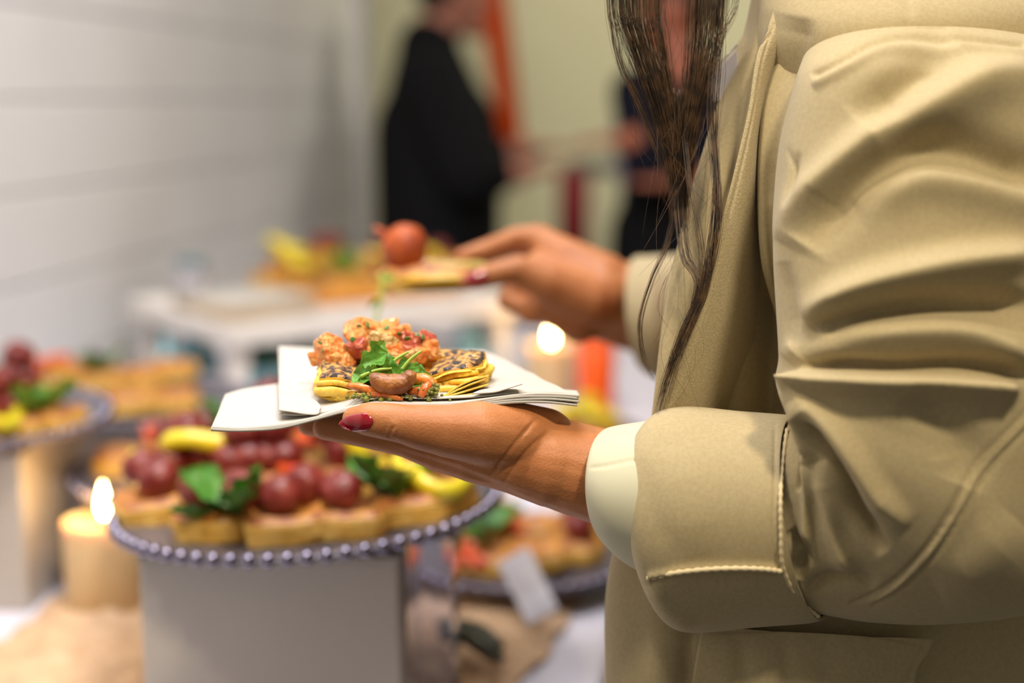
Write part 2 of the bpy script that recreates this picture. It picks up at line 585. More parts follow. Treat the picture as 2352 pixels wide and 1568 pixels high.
# ================================================================== TABLE
TZ = 0.75
e1, e2 = G(1445, 1270, TZ), G(1385, 1568, TZ)
TXR = (e1.x + e2.x) / 2
TXL = WX + 0.03
TY0, TY1 = 0.72, 3.1
t = empty('buffet_table', ((TXL + TXR) / 2, 1.9, 0), 'long buffet table hidden under white cloth along the boarded wall', 'table')
bm_obj('tabletop', box_bm(TXL + .02, TXR - .02, TY0 + .02, TY1 - .02, TZ - 0.035, TZ - 0.006, 0.004), M['white_wood'], t)
for sx in (TXL + .08, TXR - .08):
    for sy in (TY0 + .1, TY1 - .1):
        bm_obj('leg', lathe_bm([(0, 0), (.018, 0), (.018, TZ - .035), (0, TZ - .035)], 12, sx, sy), M['darkmetal'], t, True)
# draped cloth: top sheet plus softly waved overhang on the free sides
V, Fc = [], []
nx, ny = 36, 110
ov = 0.20
xs = [TXL + (TXR - TXL) * i / (nx - 8) for i in range(nx - 7)]
prof = [(x, TZ + 0.002, 0) for x in xs]
prof = prof[:-1] + [(TXR - .004, TZ + 0.0018, 0), (TXR + .001, TZ - .002, 0)] + [(TXR + .002, TZ - .002 - ov * k / 6, k / 6) for k in range(1, 7)]
for j in range(ny + 1):
    y = TY0 + (TY1 - TY0) * j / ny
    for (x, zz, h) in prof:
        wv = 0.020 * h * math.sin(y * 22) + 0.012 * h * math.sin(y * 51 + 1)
        V.append((x + wv + .01 * h, y, zz + 0.0008 * noise.noise(Vector((x * 9, y * 9, 0)))))
W = len(prof)
for j in range(ny):
    for i in range(W - 1):
        a = j * W + i
        Fc.append((a, a + 1, a + W + 1, a + W))
tc = mesh('tablecloth', V, Fc, M['cloth'])
so = tc.modifiers.new('s', 'SOLIDIFY'); so.thickness = 0.0015
tag(tc, 'white cloth spread over the buffet table', 'tablecloth')

# crumpled tan runner
cBL, cBR, cFR, cFL = G(135, 1380, TZ), G(1405, 1285, TZ), G(1185, 1610, TZ), G(-160, 1620, TZ)
V, Fc = [], []
nu, nv = 150, 90
for j in range(nv + 1):
    for i in range(nu + 1):
        a, b = i / nu, j / nv
        top = cBL.lerp(cBR, a); bot = cFL.lerp(cFR, a)
        q = top.lerp(bot, b)
        q.x += 0.012 * noise.noise(Vector((b * 6, 3, 0))) * (1 if a > .5 else -1)
        q.y += 0.012 * noise.noise(Vector((a * 9, 7, 0)))
        s = q * 15
        r1 = 1 - abs(noise.noise(Vector((s.x, s.y, 0)))) * 2
        r2 = 1 - abs(noise.noise(Vector((s.x * 2.3 + 9, s.y * 2.3, 2)))) * 2
        h = max(0, r1) * 0.011 + max(0, r2) * 0.005
        pe = min(a, 1 - a, b, 1 - b)
        V.append(Vector((q.x, q.y, TZ + 0.0045 + h * min(1, pe * 8 + .25))))
W = nu + 1
for j in range(nv):
    for i in range(nu):
        a = j * W + i
        Fc.append((a, a + W, a + W + 1, a + 1))
rn = mesh('table_runner', V, Fc, M['kraft'])
so = rn.modifiers.new('s', 'SOLIDIFY'); so.thickness = 0.001
tag(rn, 'crumpled tan hessian runner rumpled under the platters on the cloth', 'table runner')

# ================================================================== PLATTERS
bead_me = None


def platter(px, py, z, R, label, nb, name='beaded_platter', cat='platter', group='beaded pewter platters', bead=0.0060):
    global bead_me
    c = G(px, py, z)
    e = empty(name, (c.x, c.y, z - 0.010), label, cat, group)
    # one profile: foot, well, flared rim
    pr = [(0, 0.0), (R * .55, 0.0), (R * .60, 0.0015), (R * .93, 0.0085), (R, 0.0105), (R, 0.013), (R * .93, 0.0115), (R * .62, 0.005), (R * .5, 0.004), (0, 0.004)]
    bm_obj('plate', lathe_bm(pr, 72), M['pewter_plate'], e, True, world=False)
    if bead_me is None:
        bmm = bmesh.new()
        bmesh.ops.create_icosphere(bmm, subdivisions=2, radius=1)
        bead_me = bpy.data.meshes.new('bead')
        bmm.to_mesh(bead_me); bmm.free()
        bead_me.shade_smooth()
        bead_me.materials.append(M['pewter'])
    for i in range(nb):
        o = bpy.data.objects.new('bead', bead_me)
        COL.objects.link(o)
        o.parent = e
        th = 2 * PI * i / nb
        o.location = (R * math.cos(th), R * math.sin(th), 0.0125)
        o.scale = (bead, bead, bead)
    return e, Vector((c.x, c.y, z))


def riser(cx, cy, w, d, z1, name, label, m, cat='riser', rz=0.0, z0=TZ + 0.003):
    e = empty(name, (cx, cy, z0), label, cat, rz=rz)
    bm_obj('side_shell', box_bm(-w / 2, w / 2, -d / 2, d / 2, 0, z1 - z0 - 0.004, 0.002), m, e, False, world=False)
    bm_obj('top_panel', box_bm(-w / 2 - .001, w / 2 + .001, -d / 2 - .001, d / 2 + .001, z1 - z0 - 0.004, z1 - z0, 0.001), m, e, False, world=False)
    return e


ZM = 0.925
pm, cm = platter(710, 1154, ZM, 0.154, 'large beaded pewter platter in front, heaped with cherry tomato pastries', 70)
camyaw = yaw
TILT = 0.052
pm.rotation_euler = (0, 0, yaw)
pm.rotation_euler = (Matrix.Rotation(yaw, 3, 'Z') @ Matrix.Rotation(-TILT, 3, 'Y')).to_euler()
# white box riser under the main platter
f0 = P(320, 1330, 1.075); f1 = P(915, 1330, 1.075)
wb_ = (f1 - f0).length
cxy = (f0 + f1) / 2 + Vector((-math.sin(yaw), math.cos(yaw), 0)) * 0.095
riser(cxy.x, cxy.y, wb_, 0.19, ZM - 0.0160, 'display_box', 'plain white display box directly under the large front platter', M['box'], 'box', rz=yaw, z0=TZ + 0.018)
# clear acrylic riser beside it
a0 = P(1000, 1400, 1.17)
e = empty('acrylic_riser', (a0.x, a0.y, TZ + 0.018), 'clear acrylic block riser beside the white display box', 'riser', rz=yaw)
hh = ZM - 0.011 - TZ - 0.018
for q in ((-.020, -.016, -.045, .045), (.016, .020, -.045, .045), (-.016, .016, .041, .045), (-.016, .016, -.045, -.041)):
    bm_obj('side_panel', box_bm(q[0], q[1], q[2], q[3], 0, hh - .004, .0006), M['acrylic'], e, False, world=False)
bm_obj('top_panel', box_bm(-.020, .020, -.045, .045, hh - .004, hh, .0006), M['acrylic'], e, False, world=False)

ZL = 0.922
plf, cl = platter(-112, 962, ZL, 0.158, 'beaded pewter platter cut off by the left frame edge, on a white box', 66)
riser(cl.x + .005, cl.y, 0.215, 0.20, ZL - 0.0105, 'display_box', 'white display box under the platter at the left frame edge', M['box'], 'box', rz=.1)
ZB = 0.868
pb, cb = platter(318, 925, ZB, 0.140, 'beaded pewter platter of plain golden pastries at the back left', 60)
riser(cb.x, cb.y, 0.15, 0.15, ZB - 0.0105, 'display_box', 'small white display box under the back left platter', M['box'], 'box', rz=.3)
ZG = 0.862
pg, cg = platter(470, 1085, ZG, 0.135, 'half-empty dark pewter platter close behind the large front platter', 58)
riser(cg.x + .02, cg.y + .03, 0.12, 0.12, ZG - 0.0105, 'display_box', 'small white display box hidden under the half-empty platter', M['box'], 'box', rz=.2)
ZR = TZ + 0.030
pr_, cr = platter(1192, 1275, ZR, 0.118, 'low beaded pewter platter on the tan runner beside a white card', 50)
ZY = TZ + 0.018
py_, cy_ = platter(1335, 995, ZY, 0.085, 'small beaded pewter platter behind the wrist, near the orange tumbler', 40)


# ================================================================== FOOD BUILDERS
def blob_mesh(name, ax, seed, amp=0.12, sub=3, freq=1.6, m=None):
    bm = bmesh.new()
    bmesh.ops.create_icosphere(bm, subdivisions=sub, radius=1)
    for v in bm.verts:
        k = 1 + amp * noise.noise(v.co * freq + Vector((seed, 0, 0)))
        v.co = Vector((v.co.x * ax[0], v.co.y * ax[1], v.co.z * ax[2])) * k
    me = bpy.data.meshes.new(name)
    bm.to_mesh(me); bm.free()
    me.shade_smooth()
    if m: me.materials.append(m)
    return me


def cherry_mesh(seed):
    bm = bmesh.new()
    bmesh.ops.create_icosphere(bm, subdivisions=3, radius=1)
    for v in bm.verts:
        c = v.co.copy()
        k = 1 + .10 * noise.noise(c * 1.4 + Vector((seed, 0, 0))) + .02 * noise.noise(c * 6 + Vector((seed, 0, 0)))
        top = max(0, c.z)
        k -= .16 * math.exp(-((c.x ** 2 + c.y ** 2) / .05)) * (c.z > 0)
        v.co = Vector((c.x * .0182, c.y * .0172, c.z * .0160)) * k
    me = bpy.data.meshes.new('cherry_tomato')
    bm.to_mesh(me); bm.free()
    me.shade_smooth()
    me.materials.append(M['cherry'])
    return me


CH = [cherry_mesh(s * 3.7) for s in range(4)]


def slab_mesh(w, d, h, seed, mats, puff=0.35, name='crust', layers=5):
    """laminated pastry square: stacked uneven leaves with a puffed, browned top"""
    V, Fc, mi = [], [], []
    n = 40
    rg = random.Random(seed)
    for k in range(layers):
        z0 = h * k / layers
        z1 = h * (k + .82) / layers
        off = rg.uniform(-.0012, .0012)
        topk = (k == layers - 1)
        base = len(V)
        rings = 5 if topk else 1
        rad = []
        for i in range(n):
            th = 2 * PI * i / n
            c, s = math.cos(th), math.sin(th)
            r = 1 / ((abs(c) ** 5 + abs(s) ** 5) ** (1 / 5))
            r *= 1 + .05 * noise.noise(Vector((c * 1.8, s * 1.8, seed + k * .25))) + .02 * noise.noise(Vector((c * 7, s * 7, seed + k * 3)))
            rad.append((r * c * w / 2, r * s * d / 2))
        shr = 1 - .03 * abs(k - layers * .4) / layers
        for zz, sc in ((z0, .97), (z0 + (z1 - z0) * .25, 1.0), (z0 + (z1 - z0) * .75, 1.0), (z1, .965)):
            for i in range(n):
                x, y = rad[i]
                wz = .0009 * noise.noise(Vector((x * 60, y * 60, k)))
                V.append((x * sc * shr + off, y * sc * shr, zz + wz))
        for r in range(3):
            for i in range(n):
                j = (i + 1) % n
                Fc.append((base + r * n + i, base + r * n + j, base + (r + 1) * n + j, base + (r + 1) * n + i)); mi.append(1)
        Fc.append(tuple(base + i for i in range(n))[::-1]); mi.append(1)
        prev = base + 3 * n
        if topk:
            for sc in (.86, .72, .5, .25):
                b2 = len(V)
                for i in range(n):
                    x, y = rad[i]
                    rim = math.exp(-((sc - .86) / .16) ** 2)
                    V.append((x * sc, y * sc, z1 + h * puff * rim * (1 + .5 * noise.noise(Vector((x * 70, y * 70, seed)))) - h * .12 * (1 - rim)
                              + .0015 * noise.noise(Vector((x * 150, y * 150, seed)))))
                for i in range(n):
                    j = (i + 1) % n
                    Fc.append((prev + i, prev + j, b2 + j, b2 + i)); mi.append(0)
                prev = b2
        Fc.append(tuple(prev + i for i in range(n))); mi.append(0 if topk else 1)
    me = bpy.data.meshes.new(name)
    me.from_pydata(V, [], Fc)
    for m in mats: me.materials.append(m)
    me.polygons.foreach_set('material_index', mi)
    me.shade_smooth()
    return me


SLAB = [slab_mesh(.060, .051, .017, s * 5 + 1, [M['pastry'], M['pastry_side']]) for s in range(4)]


def leaf_mesh(name, L, W, seed, m, curl=.35, lobes=3):
    V, Fc = [], []
    nu, nv = 10, 6
    for i in range(nu + 1):
        t = i / nu
        wd = W * (math.sin(PI * min(1, t * .97 + .03)) ** .7) * (1 + .30 * math.sin(t * PI * 2 * lobes + seed))
        for j in range(-nv, nv + 1):
            s = j / nv
            x = t * L
            y = s * wd / 2
            zz = curl * L * (t ** 2) * .4 + abs(s) * wd * .30 + .10 * L * noise.noise(Vector((t * 4, s * 3, seed)))
            V.append((x, y, zz))
    R = 2 * nv + 1
    for i in range(nu):
        for j in range(R - 1):
            a = i * R + j
            Fc.append((a, a + 1, a + R + 1, a + R))
    k = len(V)
    V += [(x, y, zz - .0004) for x, y, zz in V]
    Fc += [tuple(q + k for q in f)[::-1] for f in Fc]
    me = bpy.data.meshes.new(name)
    me.from_pydata(V, [], Fc)
    me.materials.append(m)
    me.shade_smooth()
    return me


LEAF = [leaf_mesh('leaf', .034, .020, s * 2.1, M['leaf_dark' if s % 2 else 'leaf'], .8) for s in range(4)]


def ring_mesh(R, r, m, gap=0.0, wav=.15, tall=1.0, seed=0, name='pepper_ring'):
    pts = []
    n = 40
    a0, a1 = gap / 2, 2 * PI - gap / 2
    V, Fc = [], []
    for i in range(n + 1):
        th = a0 + (a1 - a0) * i / n
        rr = R * (1 + wav * math.sin(3 * th + seed))
        for k in range(10):
            ph = 2 * PI * k / 10
            q = rr + r * math.cos(ph)
            V.append((q * math.cos(th), q * math.sin(th), r * tall * math.sin(ph) + .15 * R * math.sin(2 * th + seed)))
    for i in range(n):
        for k in range(10):
            j = (k + 1) % 10
            Fc.append((i * 10 + k, (i + 1) * 10 + k, (i + 1) * 10 + j, i * 10 + j))
    Fc.append(tuple(range(10))); Fc.append(tuple(n * 10 + k for k in range(10))[::-1])
    me = bpy.data.meshes.new(name)
    me.from_pydata(V, [], Fc)
    me.materials.append(m)
    me.shade_smooth()
    return me


YRING = ring_mesh(.0175, .0045, M['yellow'], gap=.3, tall=1.2)
RSTRIP = ring_mesh(.030, .0048, M['redpep'], gap=3.9, tall=1.4, name='pepper_strip')
YSTRIP = ring_mesh(.024, .0052, M['yellow'], gap=2.6, tall=1.3, name='pepper_strip')


def child(name, me, parent, loc, rot=(0, 0, 0), sc=1.0):
    o = bpy.data.objects.new(name, me)
    COL.objects.link(o)
    o.parent = parent
    o.location = loc
    o.rotation_euler = rot
    o.scale = (sc, sc, sc) if not isinstance(sc, tuple) else sc
    return o


def pastry(loc, rz, label, tops, seed=0, group='pastries on the platters', sc=1.0, tilt=0.0, slab=None):
    e = empty('pastry', loc, label, 'pastry', group, rz)
    e.rotation_euler = (tilt, 0, rz)
    e.scale = (sc, sc, sc)
    child('crust', slab or SLAB[seed % 4], e, (0, 0, 0))
    rg = random.Random(seed * 13 + 5)
    for kind, x, y in tops:
        r = rg.uniform(0, 6.28)
        if kind == 'c':
            child('tomato', CH[rg.randrange(4)], e, (x, y, .031), (rg.uniform(-.5, .5), rg.uniform(-.5, .5), r), rg.uniform(.92, 1.08))
        elif kind == 'C':
            child('tomato', CH[rg.randrange(4)], e, (x, y, .055), (rg.uniform(-.6, .6), rg.uniform(-.6, .6), r), rg.uniform(.92, 1.05))
        elif kind == 'l':
            for q in range(3):
                child('leaf', LEAF[rg.randrange(4)], e, (x, y, .019 + q * .004), (rg.uniform(-.4, .4), rg.uniform(-.6, 0), r + q * 2.1), rg.uniform(1.1, 1.5))
        elif kind == 'y':
            child('pepper_ring', YRING, e, (x, y, .034), (rg.uniform(.3, .6), rg.uniform(-.1, .1), r), 1.65)
        elif kind == 's':
            child('pepper_strip', YSTRIP, e, (x, y, .024), (.2, .1, 2.4), .9)
        elif kind == 'Y':
            child('pepper_ring', YRING, e, (x, y, .052), (1.15, .3, .4), 1.75)
        elif kind == 'r':
            child('pepper_strip', RSTRIP, e, (x, y - .02, .024), (.15, 0, PI / 2 * .0 + r * .1))
    return e


# main platter: pixel places of each pastry on the platter plane
zm = ZM - 0.004


def onplate(px, py, z, lift=0.0):
    g = G(px, py, z)
    return (g.x, g.y, z + lift)


mainset = [
    (350, 1198, .5, [('c', .010, .010)], 'small pastry with one tomato at the left rim of the front platter'),
    (500, 1232, -.2, [('l', .022, -.016), ('l', .006, -.012), ('c', -.018, .016), ('c', .012, .020)], 'pastry with a leaf sprig at the front rim, left of centre'),
    (660, 1240, .08, [('c', -.004, .010), ('c', -.036, .022)], 'golden pastry with two dark tomatoes at the very front'),
    (805, 1228, -.1, [('c', -.006, .008), ('c', -.036, .022)], 'golden pastry right of centre at the front of the large platter'),
    (940, 1196, .3, [('l', -.012, -.004), ('l', -.02, .008), ('c', .008, .024)], 'pastry under dark green leaves near the right front rim'),
    (1005, 1178, .7, [('y', .004, .0)], 'pastry topped with a yellow pepper ring at the right rim'),
    (400, 1150, .2, [('c', 0, 0), ('c', .030, .004), ('C', .014, .004), ('c', -.024, -.014)], 'pastry heaped with four dark cherry tomatoes on the left of the platter'),
    (535, 1150, -.3, [('c', 0, 0), ('c', .026, .012), ('C', .010, .006), ('y', -.030, .014)], 'pastry with tomatoes and a sliver of yellow pepper'),
    (660, 1140, .2, [('c', 0, 0), ('C', -.008, .006), ('c', -.030, .002), ('r', .030, -.004)], 'pastry with the tallest mound of tomatoes at the platter centre'),
    (800, 1135, .0, [('c', 0, 0), ('C', -.016, .01), ('Y', .026, .006)], 'pastry with tomatoes beside an upright yellow pepper ring'),
    (925, 1125, .4, [('c', 0, 0), ('c', .024, .016), ('C', .006, .01)], 'pastry with a tomato mound right of the yellow pepper'),
    (480, 1075, .1, [('c', .0, .0), ('l', .03, 0), ('c', -.026, -.006)], 'pastry with tomatoes at the back left of the large platter'),
    (620, 1058, .2, [('C', .004, .0), ('l', -.024, 0)], 'pastry with one glossy raised tomato at the back of the large platter'),
    (760, 1060, .5, [('r', .0, .0), ('c', -.01, .01)], 'pastry with a red pepper strip at the back of the large platter'),
    (925, 1070, .5, [('c', .0, .0), ('c', .028, -.01)], 'pastry with two tomatoes at the back right of the large platter'),
    (372, 1124, .5, [('s', -.010, -.004)], 'pastry with a yellow pepper strip at the far left of the front platter'),
]
for i, (x, y, rz, tops, lab) in enumerate(mainset):
    q = Vector(onplate(x, y + (x - 710) * .055, zm, 0.0005 * i + .001))
    q.z += (q - cm).dot(right) * TILT
    o = pastry(q, rz, lab, tops, i, 'pastries on the large front platter')
    o.rotation_euler = (Matrix.Rotation(yaw, 3, 'Z') @ Matrix.Rotation(-TILT, 3, 'Y') @ Matrix.Rotation(rz, 3, 'Z')).to_euler()

# half-empty platter: pastries with red pepper
zg = ZG - .004
for i, (x, y, rz, tops, lab) in enumerate([
        (290, 1085, .3, [], 'plain golden pastry at the left end of the half-empty platter'),
        (425, 1040, -.2, [('r', 0, 0), ('r', .004, .012)], 'pastry with bright red pepper strips on the half-empty platter'),
        (560, 1035, .2, [('c', 0, 0)], 'pastry with a tomato at the back of the half-empty platter')]):
    pastry(onplate(x, y, zg, .001), rz, lab, tops, i + 2, 'pastries on the half-empty platter', 1.1)
# back left platter
zb = ZB - .004
for i, (x, y, rz, tops, lab) in enumerate([
        (400, 940, .2, [], 'plain golden pastry at the right rim of the back left platter'),
        (300, 950, .6, [], 'plain golden pastry at the front rim of the back left platter'),
        (330, 900, -.2, [], 'flat golden pastry in the middle of the back left platter'),
        (230, 905, .4, [('l', 0, 0)], 'golden pastry with a small green leaf, back left platter'),
        (160, 895, -.3, [('r', 0, 0), ('r', 0, .014)], 'golden pastry with red pepper, left of the back platter'),
        (400, 895, .1, [], 'golden pastry at the far back right of the back left platter')]):
    pastry(onplate(x, y, zb, .001 + i * .003), rz, lab, tops, i + 1, 'pastries on the back left platter', 1.05)
# left edge platter
zl = ZL - .004
for i, (x, y, rz, tops, lab) in enumerate([
        (40, 1000, .2, [('c', 0, 0), ('c', -.026, 0), ('C', -.01, .005), ('l', .02, 0)], 'pastry with a cluster of dark tomatoes at the left frame edge'),
        (125, 990, -.2, [('l', -.01, 0)], 'pastry with green leaves at the right rim of the left platter'),
        (-60, 1010, .2, [('c', 0, 0), ('y', .02, .0)], 'pastry with tomato and yellow pepper just past the left frame edge'),
        (60, 940, .5, [('c', 0, 0), ('C', -.004, 0)], 'pastry with one raised tomato at the back of the left platter'),
        (-40, 930, .5, [('l', 0, 0)], 'pastry at the hidden back of the left platter')]):
    pastry(onplate(x, y, zl, .001 + i * .001), rz, lab, tops, i + 3, 'pastries on the left platter')
# low right platter
zr = ZR - .004
for i, (x, y, rz, tops, lab) in enumerate([
        (1115, 1310, .1, [('r', 0, .002), ('r', .004, -.008), ('l', -.005, .024)], 'pastry with long red pepper strips and dark leaves by the white card'),
        (1090, 1260, .4, [('l', 0, 0), ('l', .02, .01)], 'pastry under dark green leaves on the low platter'),
        (1320, 1285, -.3, [('c', .0, .01)], 'pastry with one small tomato at the right rim of the low platter'),
        (1215, 1245, .2, [('r', 0, 0)], 'pastry with red pepper in the middle of the low platter'),
        (1330, 1240, .3, [('c', 0, 0), ('l', .02, 0)], 'pastry with tomato and leaf at the back right of the low platter'),
        (1230, 1310, .3, [], 'plain pastry behind the white card on the low platter'),
        (1130, 1215, .3, [], 'plain pale pastry at the back of the low platter')]):
    pastry(onplate(x, y, zr, .001 + i * .001), rz, lab, tops, i + 5, 'pastries on the low right platter')
zy = ZY - .004
for i, (x, y, rz, lab) in enumerate([(1305, 1005, .2, 'golden pastry on the small platter just above the bare wrist'),
                                     (1375, 1000, .5, 'golden pastry beside the white sleeve cuff on the small platter')]):
    pastry(onplate(x, y, zy, .001 + i * .002), rz, lab, [('y', 0, 0)], i, 'pastries on the small platter')


# ================================================================== CANDLES
def candle(px, py_base, z0, R, H, label, flame_s=1.0, tiltx=0.0):
    g = G(px, py_base, z0)
    e = empty('pillar_candle', (g.x, g.y, z0), label, 'candle')
    pr = [(0, 0), (R * .97, 0), (R, .003), (R, H - .003), (R * .97, H), (R * .90, H - .001), (R * .82, H - .006), (R * .4, H - .009), (0, H - .0095)]
    bm_obj('wax_body', lathe_bm(pr, 48), M['wax'], e, True, world=False)
    bm_obj('wick', lathe_bm([(0, H - .010), (.0012, H - .010), (.0010, H + .004), (0, H + .005)], 8), M['wick'], e, True, world=False)
    s = flame_s
    fp = [(0, 0), (.003, .002), (.0055, .009), (.0052, .015), (.0032, .024), (.0012, .032), (0, .037)]
    bm_obj('flame', lathe_bm([(r * s, H + .001 + zz * s) for r, zz in fp], 16), M['flame'], e, True, world=False)
    l = bpy.data.lights.new('candle_light', 'POINT')
    l.energy = 0.22
    l.color = (1, .55, .18)
    l.shadow_soft_size = .006
    lo = bpy.data.objects.new('candle_light', l)
    COL.objects.link(lo)
    lo.parent = e
    lo.location = (-.016, -.012, H + .030 * s)
    return e


candle(250, 1400, TZ + .003, .040, .093, 'lit ivory pillar candle at the lower left, partly behind the front platter', .98)
candle(1265, 905, TZ + .003, .042, .086, 'lit ivory pillar candle under the reaching hand, beside the orange tumbler', .85)

# orange tumbler
g = G(1368, 938, TZ + .003)
e = empty('tumbler', (g.x, g.y, TZ + .003), 'bright orange straight-sided tumbler beside the farther candle', 'tumbler')
bm_obj('cup', lathe_bm([(0, 0), (.0285, 0), (.030, .002), (.0305, .112), (.0290, .113), (.028, .110), (.028, .006), (0, .004)], 40), M['orange'], e, True, world=False)
bm_obj('rim', lathe_bm([(.0295, .111), (.0315, .112), (.0315, .115), (.0295, .116), (.0285, .114), (.0295, .111)], 40), M['orange'], e, True, world=False)

# ================================================================== CARD, TONGS
g0 = P(1165, 1300, 1.30); g1 = P(1215, 1262, 1.31)
ctr = P(1212, 1345, 1.33)
e = empty('label_card', ctr, 'blank white label card propped at a slant against the low platter', 'card')
cw, chh = .032, .064
bm = box_bm(-cw / 2, cw / 2, -.0006, .0006, -chh / 2, chh / 2, .0003)
o = bm_obj('front_sheet', bm, M['card'], e, world=False)
bm = box_bm(-cw / 2, cw / 2, .0012, .0024, -chh / 2, chh / 2, .0003)
o2 = bm_obj('back_sheet', bm, M['card'], e, world=False)
o2.rotation_euler = (-.25, 0, 0)
e.rotation_euler = (-.35, -.52, yaw)
e = empty('serving_tongs', G(1085, 1475, TZ + .02), 'dark metal serving tongs lying on the tan runner by the acrylic block', 'tongs')
for s in (-1, 1):
    pts = [G(1010, 1430, TZ + .035), G(1060, 1445 + s * 8, TZ + .036), G(1110, 1470 + s * 16, TZ + .032), G(1150, 1500 + s * 14, TZ + .028)]
    c = crom([tuple(p) for p in pts], 8)
    Vv, Ff = tube_geo([Vector(q) for q in c], [.0045 + .003 * math.sin(PI * i / (len(c) - 1)) for i in range(len(c))], 10)
    mesh('arm', Vv, Ff, M['darkmetal'], e)
bm = bmesh.new(); bmesh.ops.create_uvsphere(bm, u_segments=16, v_segments=10, radius=.012)
for v in bm.verts: v.co = Vector((v.co.x * 1.3, v.co.y, v.co.z * .6)) + Vector(G(1045, 1455, TZ + .035))
bm_obj('hinge', bm, M['darkmetal'], e, True)

# ================================================================== WHITE BED TRAY
ZT = 0.905
n0, n1, n2 = G(535, 762, ZT), G(250, 702, ZT), G(1185, 692, ZT)
ax = (n2 - n0); ax.z = 0
ay = (n1 - n0); ay.z = 0
exx = ax.normalized(); eyy = Vector((-exx.y, exx.x, 0))
Lx = ax.length; Ly = min(0.36, ay.length)
ang = math.atan2(exx.y, exx.x)
bt = empty('bed_tray', (n0.x, n0.y, TZ + .003), 'white folding wooden bed tray standing on the table near the wall', 'tray')
bt.rotation_euler = (0, 0, ang)
zt = ZT - TZ - .003
bm_obj('board', box_bm(0, Lx, 0, Ly, zt - .012, zt, .003), M['white_wood'], bt, world=False)
bm_obj('rail', box_bm(0, Lx, -.012, 0, zt - .022, zt + .012, .003), M['white_wood'], bt, world=False)
bm_obj('rail', box_bm(0, Lx, Ly, Ly + .012, zt - .022, zt + .012, .003), M['white_wood'], bt, world=False)
bm_obj('rail', box_bm(-.012, 0, -.012, Ly + .012, zt - .022, zt + .012, .003), M['white_wood'], bt, world=False)
bm_obj('rail', box_bm(Lx, Lx + .012, -.012, Ly + .012, zt - .022, zt + .012, .003), M['white_wood'], bt, world=False)
for lx in (0.015, Lx - .035):
    for ly in (0.012, Ly - .032):
        bm = box_bm(lx - .004, lx + .024, ly, ly + .026, 0.0, zt - .012, .003)
        for v in bm.verts:
            v.co.x += (zt - v.co.z) * (-.22 if lx < .1 else .22) * (1 if True else 0) * .5
        bm_obj('leg', bm, M['white_wood'], bt, world=False)
    bm_obj('crossbar', box_bm(lx, lx + .014, .03, Ly - .03, zt * .35, zt * .35 + .014, .003), M['white_wood'], bt, world=False)


def ontray(u, v, h=0.0):
    p = n0 + exx * (u * Lx) + eyy * (v * Ly)
    return Vector((p.x, p.y, ZT + h))


# napkin stack on the tray
q = G(545, 705, ZT)
q = n0 + exx * .10 + eyy * .16
for i in range(7):
    bm = box_bm(-.083, .083, -.083, .083, 0, .0035, .0012)
    for v in bm.verts: v.co.z += .0012 * math.sin(v.co.x * 30 + i)
    o = bm_obj('paper_napkin', bm, M['napkin_warm' if i < 6 else 'napkin'], None, True)
    o.location = (q.x, q.y, ZT + .001 + i * .0042)
    o.rotation_euler = (0, 0, ang + .15 + .03 * math.sin(i * 2.3))
    pos = ['lowest', 'second lowest', 'third from bottom', 'middle', 'third from top', 'second from top', 'topmost'][i]
    tag(o, 'folded paper napkin, %s in the stack on the white bed tray' % pos, 'napkin', 'napkins stacked on the bed tray')

# platter and food on the tray
pcen = ontray(.60, .62)
wplat = empty('serving_board', (pcen.x, pcen.y, ZT + .001), 'low wooden serving board under the pastries on the bed tray', 'board', rz=ang)
bm_obj('board_panel', box_bm(-.11, .20, -.085, .085, 0, .012, .004), M['tart'], wplat, world=False)
bm_obj('foot', box_bm(-.10, -.07, -.07, .07, -.001, .001, .0004), M['tart'], wplat, world=False)
zt2 = ZT + .0135
k = 0
for (x, y, lift, rz, tops, lab) in [
        (625, 655, 0, .2, [], 'brown pastry at the left end of the serving board'),
        (690, 650, 0, .5, [('y', 0, 0)], 'pastry with a round yellow pepper slice at the left of the board'),
        (790, 655, 0, -.2, [('l', 0, 0)], 'pale pastry with a leaf in the middle of the serving board'),
        (880, 660, 0, .3, [('c', 0, 0)], 'pastry behind the hanging green sprig on the board'),
        (985, 655, 0, .1, [('y', 0, 0)], 'golden pastry below the held slice on the board'),
        (665, 645, .020, .1, [('s', .0, 0), ('y', 0, 0)], 'upper pastry with bright yellow pepper stacked on the left'),
        (770, 645, .020, .4, [('s', 0, 0), ('s', -.01, -.012)], 'upper pastry with long yellow pepper strips, centre of the board'),
        (850, 642, .020, .2, [('s', 0, 0), ('c', .02, 0)], 'upper pastry with yellow pepper left of the held tomato'),
        (1010, 642, .020, .2, [('c', 0, 0)], 'upper pastry with dark tomato behind the reaching fingers'),
        (740, 636, .030, .2, [('c', 0, 0), ('c', .025, 0)], 'topmost pastry with dull red tomatoes at the back of the board')]:
    pastry((G(x, y, zt2 + lift * .0).x, G(x, y, zt2).y, zt2 + lift), ang + rz, lab, tops, k, 'pastries on the bed tray', 1.12)
    k += 1

# small drink bottles and tins under and behind the tray


